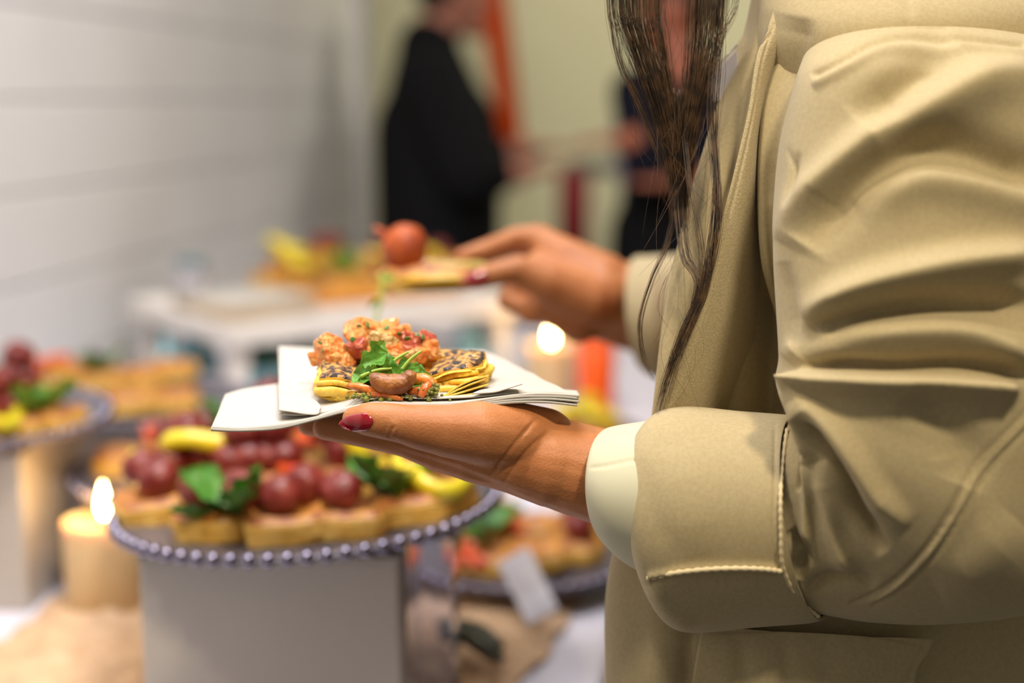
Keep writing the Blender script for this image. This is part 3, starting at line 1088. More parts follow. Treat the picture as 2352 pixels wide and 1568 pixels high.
def bottle(px, py, m, mcap, R, H, label, name='drink_bottle', cat='bottle'):
    g = G(px, py, TZ + .003)
    e = empty(name, (g.x, g.y, TZ + .003), label, cat, 'bottles under the bed tray')
    bm_obj('glass_body', lathe_bm([(0, 0), (R * .92, 0), (R, .004), (R, H * .62), (R * .9, H * .70), (R * .42, H * .84), (R * .38, H * .95), (0, H * .95)], 28), m, e, True, world=False)
    bm_obj('cap', lathe_bm([(0, H * .93), (R * .44, H * .93), (R * .44, H), (0, H)], 20), mcap, e, True, world=False)
    bm_obj('paper_label', lathe_bm([(R * 1.01, H * .18), (R * 1.02, H * .2), (R * 1.02, H * .5), (R * 1.01, H * .52)], 28), M['blue'] if m is M['teal'] else M['lightblue'], e, True, world=False)


bottle(452, 940, M['teal'], M['blue'], .040, .128, 'small teal bottle with blue label under the left of the tray')
bottle(605, 930, M['green_glass'], M['green_glass'], .042, .13, 'dark green bottle standing behind the front tray leg')
bottle(700, 905, M['green_glass'], M['teal'], .038, .13, 'dark green bottle under the tray behind the held napkins')
bottle(830, 900, M['lightblue'], M['lightblue'], .026, .12, 'pale blue bottle under the middle of the tray')
bottle(1075, 885, M['lightblue'], M['lightblue'], .024, .13, 'pale blue bottle under the right end of the tray')
bottle(1130, 880, M['green_glass'], M['teal'], .034, .12, 'green bottle beneath the right tray corner')
bottle(390, 930, M['lightblue'], M['lightblue'], .018, .12, 'slim pale bottle by the back left leg of the tray')
gl = G(545, 662, ZT)
# clear glass jar standing behind the napkin stack
jp = ontray(.17, .93)
e = empty('glass_jar', (jp.x, jp.y, ZT + .001), 'small greenish glass jar at the wall side of the bed tray', 'jar')
bm_obj('jar_body', lathe_bm([(0, 0), (.028, 0), (.030, .004), (.030, .050), (.026, .058), (.026, .064), (.024, .064), (.024, .056), (.028, .048), (.028, .006), (0, .004)], 32), M['plastic'], e, True, world=False)
bm_obj('lid', lathe_bm([(0, .064), (.027, .064), (.027, .072), (0, .073)], 28), M['teal'], e, True, world=False)

# ================================================================== FAR ROOM
# orange hanging banner strip
bx = P(1150, 130, 5.2)
e = empty('hanging_banner', (bx.x, bx.y, 0.0), 'narrow orange fabric banner hanging slanted behind the guest in black', 'banner', rz=yaw)
sl_ = 0.13
V, Fc = [], []
for i in range(31):
    z = 1.02 + (2.68 - 1.02) * i / 30
    hw = .042 + .014 * (z - 1.02)
    cx_ = -(z - bx.z) * sl_
    for q in range(9):
        V.append((cx_ + hw * (q / 4 - 1), .006 * math.sin(q * 1.7 + z * 3), z))
for i in range(30):
    for q in range(8):
        a = i * 9 + q
        Fc.append((a, a + 1, a + 10, a + 9))
o = mesh('fabric_strip', V, Fc, M['banner'], e, True, False)
so = o.modifiers.new('s', 'SOLIDIFY'); so.thickness = .002
bm_obj('top_rod', box_bm(-(2.68 - bx.z) * sl_ - .08, -(2.68 - bx.z) * sl_ + .08, -.008, .008, 2.675, 2.695, .003), M['darkmetal'], e, world=False)
# high bistro table between the two guests, red bag hung on it
bt_ = P(1450, 372, 4.45)
e = empty('bistro_table', (bt_.x, bt_.y, 0), 'tall dark bistro table between the two guests', 'table')
ztp = bt_.z
bm_obj('tabletop', lathe_bm([(0, ztp - .03), (.20, ztp - .03), (.205, ztp - .015), (.20, ztp), (0, ztp)], 40), M['grey'], e, True, world=False)
bm_obj('pole', lathe_bm([(0, .02), (.03, .02), (.03, ztp - .03), (0, ztp - .03)], 20), M['darkmetal'], e, True, world=False)
bm_obj('base', lathe_bm([(0, 0), (.22, 0), (.22, .012), (.03, .03), (0, .03)], 32), M['darkmetal'], e, True, world=False)
rb = P(1318, 480, 5.1)
e = empty('chair', (rb.x, rb.y, 0), 'dark red high-backed chair against the cream wall', 'chair')
zc = rb.z + .14
bm = box_bm(-.055, .055, -.015, .015, .62, zc, .012); bm_obj('backrest', bm, M['red'], e, True, world=False)
bm = box_bm(-.20, .20, -.40, .0, .44, .49, .015); bm_obj('seat', bm, M['red'], e, True, world=False)
for sx in (-.18, .18):
    for sy in (-.37, -.02):
        bm_obj('leg', lathe_bm([(0, 0), (.012, 0), (.014, .44), (0, .44)], 10, sx, sy), M['darkmetal'], e, True, world=False)
for sx in (-.03, .03):
    bm_obj('back_post', lathe_bm([(0, .46), (.010, .46), (.010, .66), (0, .66)], 10, sx, -.01), M['darkmetal'], e, True, world=False)
# dark chair past the table edge (lower right gap)
dc = P(1470, 1480, 1.95)
e = empty('stool', (dc.x + .22, dc.y + .1, 0), 'dark stool with teal seat in the gap beyond the table edge', 'stool')
bm_obj('seat', lathe_bm([(0, .50), (.13, .50), (.15, .52), (.14, .55), (0, .56)], 36), M['teal'], e, True, world=False)
for k in range(4):
    th = PI / 4 + k * PI / 2
    Vv, Ff = tube_geo([(.10 * math.cos(th), .10 * math.sin(th), .51), (.17 * math.cos(th), .17 * math.sin(th), 0.008)], .011, 10)
    mesh('leg', Vv, Ff, M['darkmetal'], e, world=False)

# ================================================================== PEOPLE
SHOULDER = P(2150, 130, .83)
woman = empty('person', (P(2000, 784, .9).x, P(2000, 784, .9).y, 0),
              'long-haired woman in beige jacket holding a pastry on napkins and reaching for another', 'person')


def C3(px, py, d):
    return P(px, py, d)


def chain(pts, n=20):
    """pts: (px,py,depth,radius_mm) -> round cones"""
    out = []
    for a, b in zip(pts, pts[1:]):
        out.append(cone_geo(P(*a[:3]), P(*b[:3]), a[3] * .001, b[3] * .001, n))
    return out


# ---- left hand, palm up under the napkins, thumb on the near side
LH = []
LH += chain([(1900, 1190, .775, 36), (1640, 1150, .778, 33), (1450, 1112, .778, 27.5), (1330, 1082, .778, 25), (1265, 1062, .778, 24.0)])
LH += chain([(1640, 1135, .80, 30), (1400, 1088, .800, 24.5), (1270, 1048, .800, 22.5)])
# palm: metacarpals fan
LH += chain([(1262, 1068, .775, 23), (1180, 1052, .775, 19.5), (1090, 1040, .777, 16.5), (1010, 1032, .780, 12.5)])          # index side
LH += chain([(1262, 1040, .795, 21), (1130, 1010, .800, 17), (1000, 992, .806, 12.5)])
LH += chain([(1262, 1026, .815, 19), (1130, 995, .822, 15.5), (1005, 975, .830, 11.5)])
LH += chain([(1262, 1012, .828, 17), (1180, 985, .838, 15.5), (1040, 968, .848, 11)])
# heel bulge rising behind the napkin edge
LH += [ell_geo(P(1190, 985, .825), (.024, .018, .012))]
LH += chain([(1250, 1010, .785, 18), (1180, 1000, .768, 18.5), (1100, 992, .757, 17.5), (1030, 990, .752, 14.2)])
# thumb
LH += chain([(1030, 990, .752, 14.0), (960, 980, .748, 11.8), (925, 973, .746, 10.4), (880, 966, .745, 9.7), (845, 962, .745, 8.9), (815, 962, .746, 6.8)])
# index finger under the napkins
LH += chain([(1010, 1034, .780, 11.8), (930, 1010, .781, 9.6), (880, 1000, .782, 9.0), (800, 988, .784, 7.8), (745, 983, .786, 6.6)])
# middle, ring, little fingers supporting from below
LH += chain([(1000, 992, .806, 11.5), (900, 986, .810, 9.4), (800, 978, .815, 8.4), (710, 974, .820, 7.0)])
LH += chain([(1005, 975, .830, 11), (900, 972, .838, 9.0), (810, 968, .844, 8.0), (740, 966, .850, 6.8)])
LH += chain([(1040, 968, .848, 10), (950, 962, .860, 8.2), (870, 958, .868, 7.2), (820, 956, .872, 6.2)])
lh = organic_mesh(LH, .0011, 9, .5)
sculpt(lh, [
    # thumb joint creases
    ([(905, 975), (897, 992), (893, 1006)], 3.5, 3.5, -1.0, .25), ([(893, 968), (884, 988), (880, 1004)], 3, 3, -.55, .3),
    ([(916, 985), (908, 1000), (905, 1012)], 3, 3, -.45, .3), ([(900, 962), (905, 985), (900, 1005)], 16, 16, .5, .3),
    # wrist creases
    ([(1238, 955), (1190, 1010), (1150, 1062), (1120, 1100)], 4.5, 4.5, -1.1, .2),
    ([(1262, 990), (1215, 1030), (1175, 1080), (1150, 1120)], 4.5, 4.5, -.9, .2),
    ([(1225, 1060), (1200, 1100), (1190, 1130)], 3, 3, -.35, .3),
    # tendon and thenar mound
    ([(1200, 1000), (1080, 975), (960, 960)], 26, 30, .9, .3),
    ([(860, 1018), (960, 1050), (1080, 1090), (1200, 1140)], 9, 9, -1.0, .3),
    # nail bed flank
    ([(850, 952), (858, 968), (852, 986)], 3, 3, -.5, .3),
])

# ---- right hand, reaching over the table, holding a slice
RH = []
dR = 1.17
RH += chain([(1640, 720, 1.20, 36), (1500, 700, 1.19, 34), (1430, 686, 1.18, 31), (1370, 668, 1.18, 28)])
RH += chain([(1500, 735, 1.20, 32), (1400, 715, 1.19, 27), (1350, 690, 1.18, 25)])
# back of hand
RH += chain([(1375, 650, 1.175, 27), (1300, 600, 1.18, 20), (1235, 548, 1.19, 12.5)])
RH += chain([(1375, 680, 1.165, 26), (1300, 655, 1.165, 21), (1240, 620, 1.17, 16)])
RH += chain([(1380, 700, 1.18, 22), (1290, 680, 1.19, 18), (1220, 640, 1.205, 14)])
# index finger
RH += chain([(1240, 548, 1.19, 12.2), (1190, 545, 1.19, 9.5), (1120, 572, 1.19, 8.4), (1060, 590, 1.185, 6.8)])
# middle behind
RH += chain([(1240, 570, 1.21, 12), (1180, 560, 1.225, 9.5), (1110, 586, 1.23, 8.2), (1050, 604, 1.225, 6.6)])
# thumb
RH += chain([(1350, 690, 1.15, 20), (1260, 650, 1.14, 17), (1195, 618, 1.135, 11.5), (1140, 628, 1.13, 10.0), (1092, 642, 1.13, 8.6), (1072, 645, 1.13, 7)])
# ring and little fingers curled into the palm
RH += chain([(1250, 640, 1.20, 12), (1185, 650, 1.205, 10), (1165, 690, 1.20, 8.8), (1205, 705, 1.19, 7.6)])
RH += chain([(1280, 665, 1.205, 12), (1222, 688, 1.20, 9.5), (1215, 722, 1.19, 8.2), (1260, 728, 1.185, 7)])
RH += chain([(1330, 735, 1.18, 20), (1260, 700, 1.18, 15)])
rh = organic_mesh(RH, .0016, 8, .5)

# ---- torso, neck, head, arms, legs
HEAD = P(1650, -640, .84)
B = []
sL = P(2150, 190, .86); sR = P(1900, 120, 1.16)
chest = P(2050, 420, 1.00); belly = P(2060, 900, 1.00); hip = P(2060, 1450, 1.00)
neck0 = P(2000, -60, .98); neck1 = P(1800, -380, .90)
B += [cone_geo(neck0, neck1, .060, .052)]
B += [cone_geo(chest, belly, .105, .088), cone_geo(belly, hip, .088, .105)]
B += [cone_geo(sL.lerp(sR, .12), sL.lerp(sR, .88), .055, .055), cone_geo(neck0, chest, .07, .10)]
elL = P(2330, 1090, .775)
B += [cone_geo(sL, elL, .048, .038), cone_geo(elL, P(1640, 1150, .778), .038, .031)]
elR = P(1950, 900, 1.24)
B += [cone_geo(sR, elR, .046, .036), cone_geo(elR, P(1640, 720, 1.20), .038, .032)]
for s in (-1, 1):
    hj = hip + right * (.02 * s) + Vector((0, .085 * s, 0)) * 1.0
    kn = Vector((hj.x - .02, hj.y, .48)); an = Vector((hj.x + .02, hj.y, .08))
    B += [cone_geo(hj, kn, .082, .055), cone_geo(kn, an, .054, .036), cone_geo(an, an + Vector((-.13, 0, -.045)), .034, .024)]
hx = -right
B += [ell_geo(HEAD, (.083, .072, .105)), cone_geo(HEAD + hx * .02 + Vector((0, 0, -.03)), HEAD + hx * .062 + Vector((0, 0, -.088)), .062, .026),
      cone_geo(HEAD + hx * .084 + Vector((0, 0, .012)), HEAD + hx * .102 + Vector((0, 0, -.022)), .008, .012),
      ell_geo(HEAD + hx * .082 + Vector((0, 0, -.052)), (.014, .022, .009)),
      cone_geo(HEAD + Vector((0, 0, -.05)), neck1, .055, .052)]
for s in (-1, 1):
    B += [ell_geo(HEAD + Vector((0.005, s * .074, -.008)), (.017, .008, .03)), ell_geo(HEAD + hx * .078 + Vector((0, s * .03, .02)), (.012, .017, .008))]
bd = organic_mesh(B, .006, 5, .5)
# gather the pieces into one skin mesh
bmx = bmesh.new()
for me_ in (bd, lh, rh):
    bmx.from_mesh(me_)
skin = bm_obj('body', bmx, M['skin'], woman, True)
for me_ in (bd, lh, rh): bpy.data.meshes.remove(me_)


# ---- fingernails
def nail(base, tip, near, w0, parent, label=None, lift=.0):
    """base, tip: points on the thumb surface; near: outward direction"""
    a, b = Vector(base), Vector(tip)
    t = b - a
    n = near.normalized()
    s = t.cross(n).normalized()
    V, Fc = [], []
    nu, nv = 14, 8
    for i in range(nu + 1):
        u = i / nu
        ww = w0 * min(1.0, (1 - max(0, (u - .45) / .55) ** 2.3) * .999 + .001) * min(1, .80 + u * .9) * (1 if u > .02 else .80)
        for j in range(-nv, nv + 1):
            q = j / nv
            V.append(a + t * (u - .10 * (1 - u) * (1 - q * q)) + s * (q * ww) + n * (lift + w0 * (.40 * (1 - q * q)) - .0006 * u * u * 3))
    R = 2 * nv + 1
    k0 = len(V)
    V += [v - n * .0006 for v in V]
    for i in range(nu):
        for j in range(R - 1):
            p = i * R + j
            Fc.append((p, p + 1, p + R + 1, p + R))
            Fc.append((k0 + p, k0 + p + R, k0 + p + R + 1, k0 + p + 1))
    for j in range(R - 1):
        Fc.append((j, k0 + j, k0 + j + 1, j + 1)); p = nu * R + j; Fc.append((p, p + 1, k0 + p + 1, k0 + p))
    for i in range(nu):
        p = i * R; Fc.append((p, p + R, k0 + p + R, k0 + p)); p = i * R + R - 1; Fc.append((p, k0 + p, k0 + p + R, p + R))
    o = mesh('fingernail', V, Fc, M['polish'], parent)
    if label: o['label'] = label
    return o


from mathutils.bvhtree import BVHTree
skin_bvh = BVHTree.FromPolygons([v.co.copy() for v in skin.data.vertices], [tuple(q.vertices) for q in skin.data.polygons])


def nail_on(b0, t0, w, lift, label, flat=.35):
    """almond nail laid onto the thumb's own surface"""
    V, Fc = [], []
    nu, nv = 20, 8
    bx_, tx_ = Vector(b0), Vector(t0)
    ax_ = tx_ - bx_; s_ = Vector((-ax_.y, ax_.x)).normalized()
    dl = None
    for i in range(nu + 1):
        u = i / nu
        ww = w * (1 - max(0, (u - .35) / .65) ** 2.2) ** .75 * (1 - .45 * max(0, (.18 - u) / .18) ** 2) + .4
        row = []
        for j in range(-nv, nv + 1):
            q = j / nv
            c = bx_ + ax_ * (u - .09 * (1 - u) * (1 - q * q)) + s_ * (q * ww)
            dr = (P(c.x, c.y, 1.0) - CAM).normalized()
            hit = skin_bvh.ray_cast(CAM, dr)
            dist = hit[3] if hit[0] is not None and (dl is None or abs(hit[3] - dl) < .012) else dl
            if j == 0 and hit[0] is not None: dl = dist
            if dist is None: dist = (P(b0[0], b0[1], b0[2] if len(b0) > 2 else .74) - CAM).length
            row.append((dr, dist))
        md = row[nv][1]
        for k, (dr, dist) in enumerate(row):
            q = (k - nv) / nv
            V.append(CAM + dr * (min(dist, md + .0016 * q * q + .0018) - lift - flat * .001 * (1 - q * q)))
    R_ = 2 * nv + 1
    k0 = len(V)
    V += [v + (v - CAM).normalized() * .0010 for v in V]
    for i in range(nu):
        for j in range(R_ - 1):
            p_ = i * R_ + j
            Fc.append((p_, p_ + 1, p_ + R_ + 1, p_ + R_)); Fc.append((k0 + p_, k0 + p_ + R_, k0 + p_ + R_ + 1, k0 + p_ + 1))
    for j in range(R_ - 1):
        Fc.append((j, k0 + j, k0 + j + 1, j + 1)); p_ = nu * R_ + j; Fc.append((p_, p_ + 1, k0 + p_ + 1, k0 + p_))
    for i in range(nu):
        p_ = i * R_; Fc.append((p_, p_ + R_, k0 + p_ + R_, k0 + p_)); p_ += R_ - 1; Fc.append((p_, k0 + p_, k0 + p_ + R_, p_ + R_))
    o = mesh('fingernail', V, Fc, M['polish'], woman)
    bm = bmesh.new(); bm.from_mesh(o.data); bmesh.ops.recalc_face_normals(bm, faces=bm.faces); bm.to_mesh(o.data); bm.free(); o.data.shade_smooth()
    o['label'] = label


nail_on((851, 967), (778, 974), 20, .0005, 'glossy dark red nail of the near thumb')
nail_on((1116, 636), (1066, 640), 19, .0008, 'glossy dark red nail of the far thumb')

# ---- trousers and shoes
TR = []
for s in (-1, 1):
    hj = hip + right * (.02 * s) + Vector((0, .085 * s, 0))
    kn = Vector((hj.x - .02, hj.y, .48)); an = Vector((hj.x + .02, hj.y, .11))
    TR += [cone_geo(hj, kn, .095, .070), cone_geo(kn, an, .068, .052)]
TR += [cone_geo(hip, hip + Vector((0, 0, -.10)), .13, .11)]
link_mesh('trousers', organic_mesh(TR, .008, 4), M['navy'], woman, True)
for s in (-1, 1):
    hj = hip + right * (.02 * s) + Vector((0, .085 * s, 0))
    sh = organic_mesh([cone_geo((hj.x + .03, hj.y, .045), (hj.x - .06, hj.y, .038), .042, .036), cone_geo((hj.x - .06, hj.y, .036), (hj.x - .16, hj.y, .03), .036, .028)], .005, 4)
    link_mesh('shoe', sh, M['black'], woman, True)

# ---- jacket body
JR = [
    ((1905, -330, .94), (2330, -340, .96), (2090, -300, .87)),
    ((1840, -210, .90), (2500, -240, .93), (2110, -190, .80)),
    ((1776, -60, .87), (2640, -120, .90), (2140, -60, .755)),
    ((1745, 60, .86), (2700, 20, .90), (2180, 60, .735)),
    ((1712, 240, .86), (2720, 200, .90), (2200, 240, .755)),
    ((1640, 480, .87), (2740, 480, .90), (2150, 480, .79)),
    ((1590, 760, .87), (2760, 780, .90), (2080, 780, .795)),
    ((1530, 1000, .87), (2780, 1060, .90), (2000, 1040, .79)),
    ((1450, 1300, .865), (2800, 1330, .90), (1930, 1330, .785)),
    ((1441, 1570, .865), (2820, 1600, .90), (1930, 1600, .785)),
    ((1436, 1900, .865), (2850, 1950, .90), (1950, 1950, .785)),
    ((1436, 2250, .865), (2860, 2300, .90), (1960, 2300, .785)),
]
JK = loft('jacket', JR, 22, 260, M['jacket'], woman)
sculpt(JK.data, [
    ([(1775, 540), (1775, 700), (1770, 850), (1765, 980)], 45, 45, -22, .1),
    # shoulder yoke seams
    ([(2095, -60), (2090, 20), (2083, 75)], 5, 5, -1.2, .1), ([(2112, -60), (2108, 20), (2102, 75)], 8, 8, .8, .1),
    ([(1845, 40), (1830, 120), (1812, 220)], 26, 60, -4, .2),
    # front skirt folds
    ([(1600, 1400), (1588, 1480), (1578, 1600), (1572, 1760)], 7, 26, -4.5, .1),
    ([(1632, 1440), (1622, 1520), (1612, 1640), (1606, 1760)], 5, 5, -1.4, .1),
    ([(1500, 1300), (1520, 1450), (1520, 1600)], 40, 40, 3, .2),
    ([(1690, 1440), (1700, 1500), (1690, 1580)], 16, 16, -1.8, .3), ([(1790, 1440), (1800, 1490), (1795, 1570)], 16, 16, -1.5, .3),
    ([(1745, 1440), (1750, 1500), (1745, 1570)], 18, 18, 1.6, .3),
    # side seam at lower right
    ([(2310, 1330), (2308, 1450), (2316, 1600)], 4, 4, -1.6, .05), ([(2322, 1330), (2320, 1450), (2328, 1600)], 8, 8, 1.0, .05),
    ([(2180, 1380), (2150, 1420), (2100, 1440)], 20, 20, -1.5, .2),
])

# facing strip on the front opening (crepe side), main lapel, inner front panel
sheet('front_facing', [(1748, -120, .835), (1712, 60, .822), (1690, 110, .815), (1650, 232, .808), (1610, 360, .802), (1580, 462, .798), (1553, 575, .794), (1538, 640, .79), (1516, 780, .788), (1503, 900, .79), (1494, 975, .795)],
      [(1800, -120, .80), (1760, 40, .795), (1740, 160, .79), (1722, 260, .788), (1705, 360, .786), (1680, 470, .786), (1655, 580, .784), (1625, 700, .782), (1590, 830, .784), (1560, 930, .787), (1530, 1010, .79)],
      M['jacket'], JK, 20, 120, .004, .003,
      relief=[([(1775, 60), (1740, 130), (1716, 250), (1690, 370), (1664, 470), (1650, 560)], 3, 3, -1.0, .1)])
lap_in = [(x_, y_, d_ - .004) for x_, y_, d_ in [(1815, -120, .80), (1772, 38, .782), (1738, 130, .776), (1719, 250, .773), (1692, 370, .771), (1662, 490, .770), (1627, 620, .769), (1592, 740, .769), (1546, 870, .772), (1510, 960, .778), (1492, 1040, .785)]]
sheet('lapel', lap_in,
      [(1900, -120, .80), (1840, 40, .80), (1775, 190, .795), (1752, 330, .793), (1752, 470, .795), (1748, 600, .80), (1742, 700, .805), (1728, 800, .81), (1705, 880, .81), (1690, 960, .81), (1680, 1040, .815)],
      M['crepe'], JK, 40, 160, .010, .0035, 1.0,
      relief=[([(1782, 45), (1752, 135), (1731, 255), (1704, 375), (1674, 495), (1640, 620), (1605, 740), (1560, 868), (1524, 955)], 3, 3, -1.1, .06),
              ([(1765, 60), (1742, 100), (1772, 75)], 4, 4, -1.5, .2),
              ([(1700, 640), (1672, 800), (1650, 960)], 30, 30, 2.0, .3),
              ([(1800, 60), (1765, 180), (1755, 300)], 12, 12, 2.0, .2)])
sheet('front_panel', [(1890, -90, .80), (1822, 60, .785), (1762, 200, .780), (1745, 330, .776), (1742, 470, .776), (1750, 600, .780), (1775, 700, .79), (1800, 800, .80), (1815, 900, .80)],
      [(2020, -90, .78), (1950, 60, .765), (1880, 200, .765), (1850, 330, .77), (1840, 470, .78), (1850, 600, .79), (1870, 720, .80), (1880, 810, .80), (1890, 900, .80)],
      M['jacket'], JK, 30, 110, .006, .003,
      relief=[([(1830, 70), (1775, 200), (1757, 330), (1755, 470), (1764, 600), (1788, 700)], 7, 12, 2.0, .15),
              ([(1850, 100), (1800, 230), (1782, 350), (1778, 470)], 10, 22, -2.6, .2)])

# pocket flap with stitched border
sheet('pocket_flap', [(1612, 1438, .783), (1600, 1500, .780), (1588, 1580, .778), (1580, 1680, .778)],
      [(2146, 1468, .775), (2132, 1500, .774), (2105, 1545, .774), (2090, 1680, .774)],
      M['jacket'], JK, 70, 40, .012, .003,
      relief=[([(1640, 1452), (1800, 1446), (1980, 1456), (2128, 1482)], 4, 4, -.8, .04), ([(2128, 1482), (2095, 1530), (2080, 1600)], 4, 4, -.8, .05),
              ([(1700, 1450), (1705, 1520), (1700, 1600)], 22, 22, -2, .3), ([(1800, 1450), (1805, 1520), (1800, 1600)], 20, 20, -1.6, .3),
              ([(1900, 1455), (1902, 1520), (1890, 1600)], 30, 30, -1.2, .3)])

# ---- sleeve
SR = [
    ((1856, 182, .775), (2560, 190, .79), (2150, 60, .715)),
    ((1838, 215, .765), (2590, 240, .79), (2170, 150, .690)),
    ((1800, 330, .760), (2620, 380, .78), (2190, 320, .682)),
    ((1785, 470, .758), (2650, 560, .775), (2200, 500, .678)),
    ((1786, 600, .757), (2670, 760, .77), (2200, 690, .675)),
    ((1796, 720, .757), (2670, 960, .765), (2190, 860, .673)),
    ((1805, 810, .757), (2640, 1140, .76), (2160, 1010, .675)),
    ((1800, 862, .757), (2560, 1310, .76), (2110, 1120, .678)),
    ((1815, 905, .760), (2400, 1395, .76), (2040, 1190, .688)),
    ((1826, 935, .762), (2190, 1428, .76), (1960, 1205, .700)),
    ((1826, 960, .764), (2020, 1428, .763), (1880, 1205, .710)),
    ((1800, 985, .766), (1900, 1410, .765), (1790, 1205, .718)),
    ((1740, 1000, .768), (1780, 1390, .766), (1710, 1195, .724)),
]
SL = loft('sleeve', SR, 26, 420, M['jacket'], JK, power=.92)
sculpt(SL.data, [
    # armhole seam rim
    ([(1862, 175), (1930, 140), (2010, 98), (2085, 82), (2160, 84), (2250, 92), (2360, 108)], 7, 9, -2.2, .03),
    ([(1866, 196), (1935, 160), (2015, 118), (2090, 103), (2165, 104), (2250, 112), (2360, 128)], 10, 12, 2.0, .03),
    # upper folds sweeping from the crook up to the right
    ([(1990, 300), (2060, 235), (2150, 155), (2210, 120)], 60.75, 45.9, -10.15, .3),
    ([(1800, 560), (1850, 470), (1920, 400), (2010, 320), (2110, 245), (2240, 190), (2400, 160)], 40.5, 60.75, 11.6, .2),
    ([(1850, 560), (1930, 455), (2030, 375), (2130, 335), (2240, 345), (2352, 385), (2450, 410)], 45.9, 45.9, -13.05, .15),
    ([(1960, 470), (2050, 420), (2120, 402), (2220, 418), (2352, 445), (2450, 460)], 18.9, 54, 5.8, .2),
    ([(1815, 480), (1822, 420), (1835, 350)], 8, 8, -2, .3), ([(1832, 475), (1828, 400), (1810, 340)], 6, 6, -1.2, .3),
    ([(1800, 600), (1815, 700), (1830, 790)], 16.2, 24.3, -3.625, .3),
    # broad middle plane, then sweeping ridge C and its valley
    ([(1850, 740), (1900, 700), (1980, 660), (2100, 625), (2230, 600), (2400, 585)], 35.1, 40.5, 11.6, .15),
    ([(1830, 800), (1900, 752), (1990, 715), (2110, 695), (2230, 695), (2400, 700)], 27, 40.5, -13.05, .15),
    # ridge D
    ([(1812, 830), (1850, 790), (1930, 765), (2050, 757), (2200, 758), (2290, 790), (2400, 850)], 29.7, 40.5, 8.7, .15),
    ([(1850, 845), (1940, 835), (2060, 838), (2180, 830), (2290, 838), (2380, 870)], 16.2, 21.6, -10.15, .12),
    # fold E, rolled edge over the crook
    ([(1795, 885), (1830, 866), (1900, 862), (2000, 868), (2110, 872), (2230, 880), (2340, 890)], 12, 34, 12, .06),
    ([(1800, 885), (1850, 930), (1905, 985), (1965, 1060), (2020, 1140), (2085, 1210)], 24, 30, 8, .2),
    ([(1845, 955), (1900, 1030), (1938, 1100), (1970, 1180), (2030, 1270)], 20, 14, -10, .15),
    ([(2080, 900), (2160, 960), (2220, 1040), (2200, 1110)], 50, 50, -5, .3),
    ([(1826, 925), (1850, 1000), (1862, 1080), (1852, 1180), (1845, 1280)], 14, 14, 6, .15),
    ([(1838, 1000), (1846, 1060), (1838, 1130)], 8, 8, -6, .3),
    ([(1880, 1060), (1905, 1150), (1920, 1240), (1960, 1330)], 22, 26, 6, .2),
    ([(1815, 1215), (1845, 1265), (1830, 1330)], 14, 14, -6, .3),
    ([(1850, 1360), (1900, 1335), (1960, 1330), (2010, 1350)], 20, 12, -6, .2),
    # double-stitched elbow seam
    ([(2420, 880), (2352, 955), (2290, 1020), (2236, 1085), (2180, 1180), (2120, 1265), (2050, 1335), (1990, 1372), (1950, 1385)], 5, 5, -1.7, .04),
    ([(2432, 905), (2362, 980), (2300, 1045), (2250, 1110), (2195, 1205), (2135, 1290), (2065, 1358), (2000, 1392)], 5, 5, -1.7, .04),
    ([(2425, 893), (2357, 967), (2295, 1032), (2243, 1097), (2187, 1192), (2127, 1278), (2057, 1347), (1995, 1383)], 6, 6, 1.6, .04),
    ([(2150, 1350), (2250, 1290), (2340, 1200)], 60, 60, 4, .3),
])
# top-stitching rows beside the elbow seam and armhole

# ---- turned-up cuff
CR = [
    ((1826, 958, .766), (1890, 1424, .765), (1799, 1190, .7085)),
    ((1812, 953, .767), (1850, 1432, .765), (1770, 1190, .7095)),
    ((1700, 944, .768), (1740, 1440, .766), (1650, 1190, .712)),
    ((1590, 934, .770), (1620, 1452, .768), (1530, 1190, .716)),
    ((1530, 944, .772), (1560, 1446, .770), (1466, 1185, .722)),
    ((1500, 975, .774), (1526, 1410, .772), (1440, 1172, .730)),
    ((1500, 1000, .776), (1522, 1385, .774), (1446, 1172, .736)),
    ((1540, 1010, .778), (1556, 1375, .776), (1500, 1175, .742)),
]
CU = loft('sleeve_cuff', CR, 16, 260, M['jacket'], JK, cap=False)
so = CU.modifiers.new('s', 'SOLIDIFY'); so.thickness = .0022; so.offset = -1
sculpt(CU.data, [
    ([(1492, 1334), (1560, 1322), (1650, 1316), (1740, 1316), (1796, 1318)], 4, 7, -2.0, .02),
    ([(1488, 1326), (1560, 1312), (1650, 1304), (1740, 1304), (1794, 1308)], 8, 3, 2.4, .02),
    ([(1500, 1340), (1530, 1400), (1590, 1440)], 20, 20, 1.5, .2),
    ([(1780, 970), (1778, 1100), (1776, 1220), (1780, 1300)], 3, 3, -.9, .05),
    ([(1560, 1020), (1580, 1150), (1600, 1280)], 60, 60, 1.6, .3),
    ([(1470, 1050), (1500, 1180), (1560, 1290)], 30, 30, -1.0, .3),
])
# raised stitched seam welt on the cuff and on its end
for pts, rr in (([(1487, 1328, .7285), (1560, 1314, .7175), (1650, 1306, .7125), (1740, 1306, .7115), (1796, 1312, .7135)], .0013),
                ([(1808, 985, .735), (1797, 1060, .7215), (1793, 1140, .7085), (1794, 1220, .7075), (1798, 1300, .7125), (1830, 1370, .728), (1880, 1415, .748)], .0010)):
    c = crom(pts, 14)
    Vv, Ff = tube_geo([P(*q) for q in c], [rr * (1 + .25 * math.sin(i * 1.9)) for i in range(len(c))], 8)
    mesh('welt_seam', Vv, Ff, M['thread'], JK)

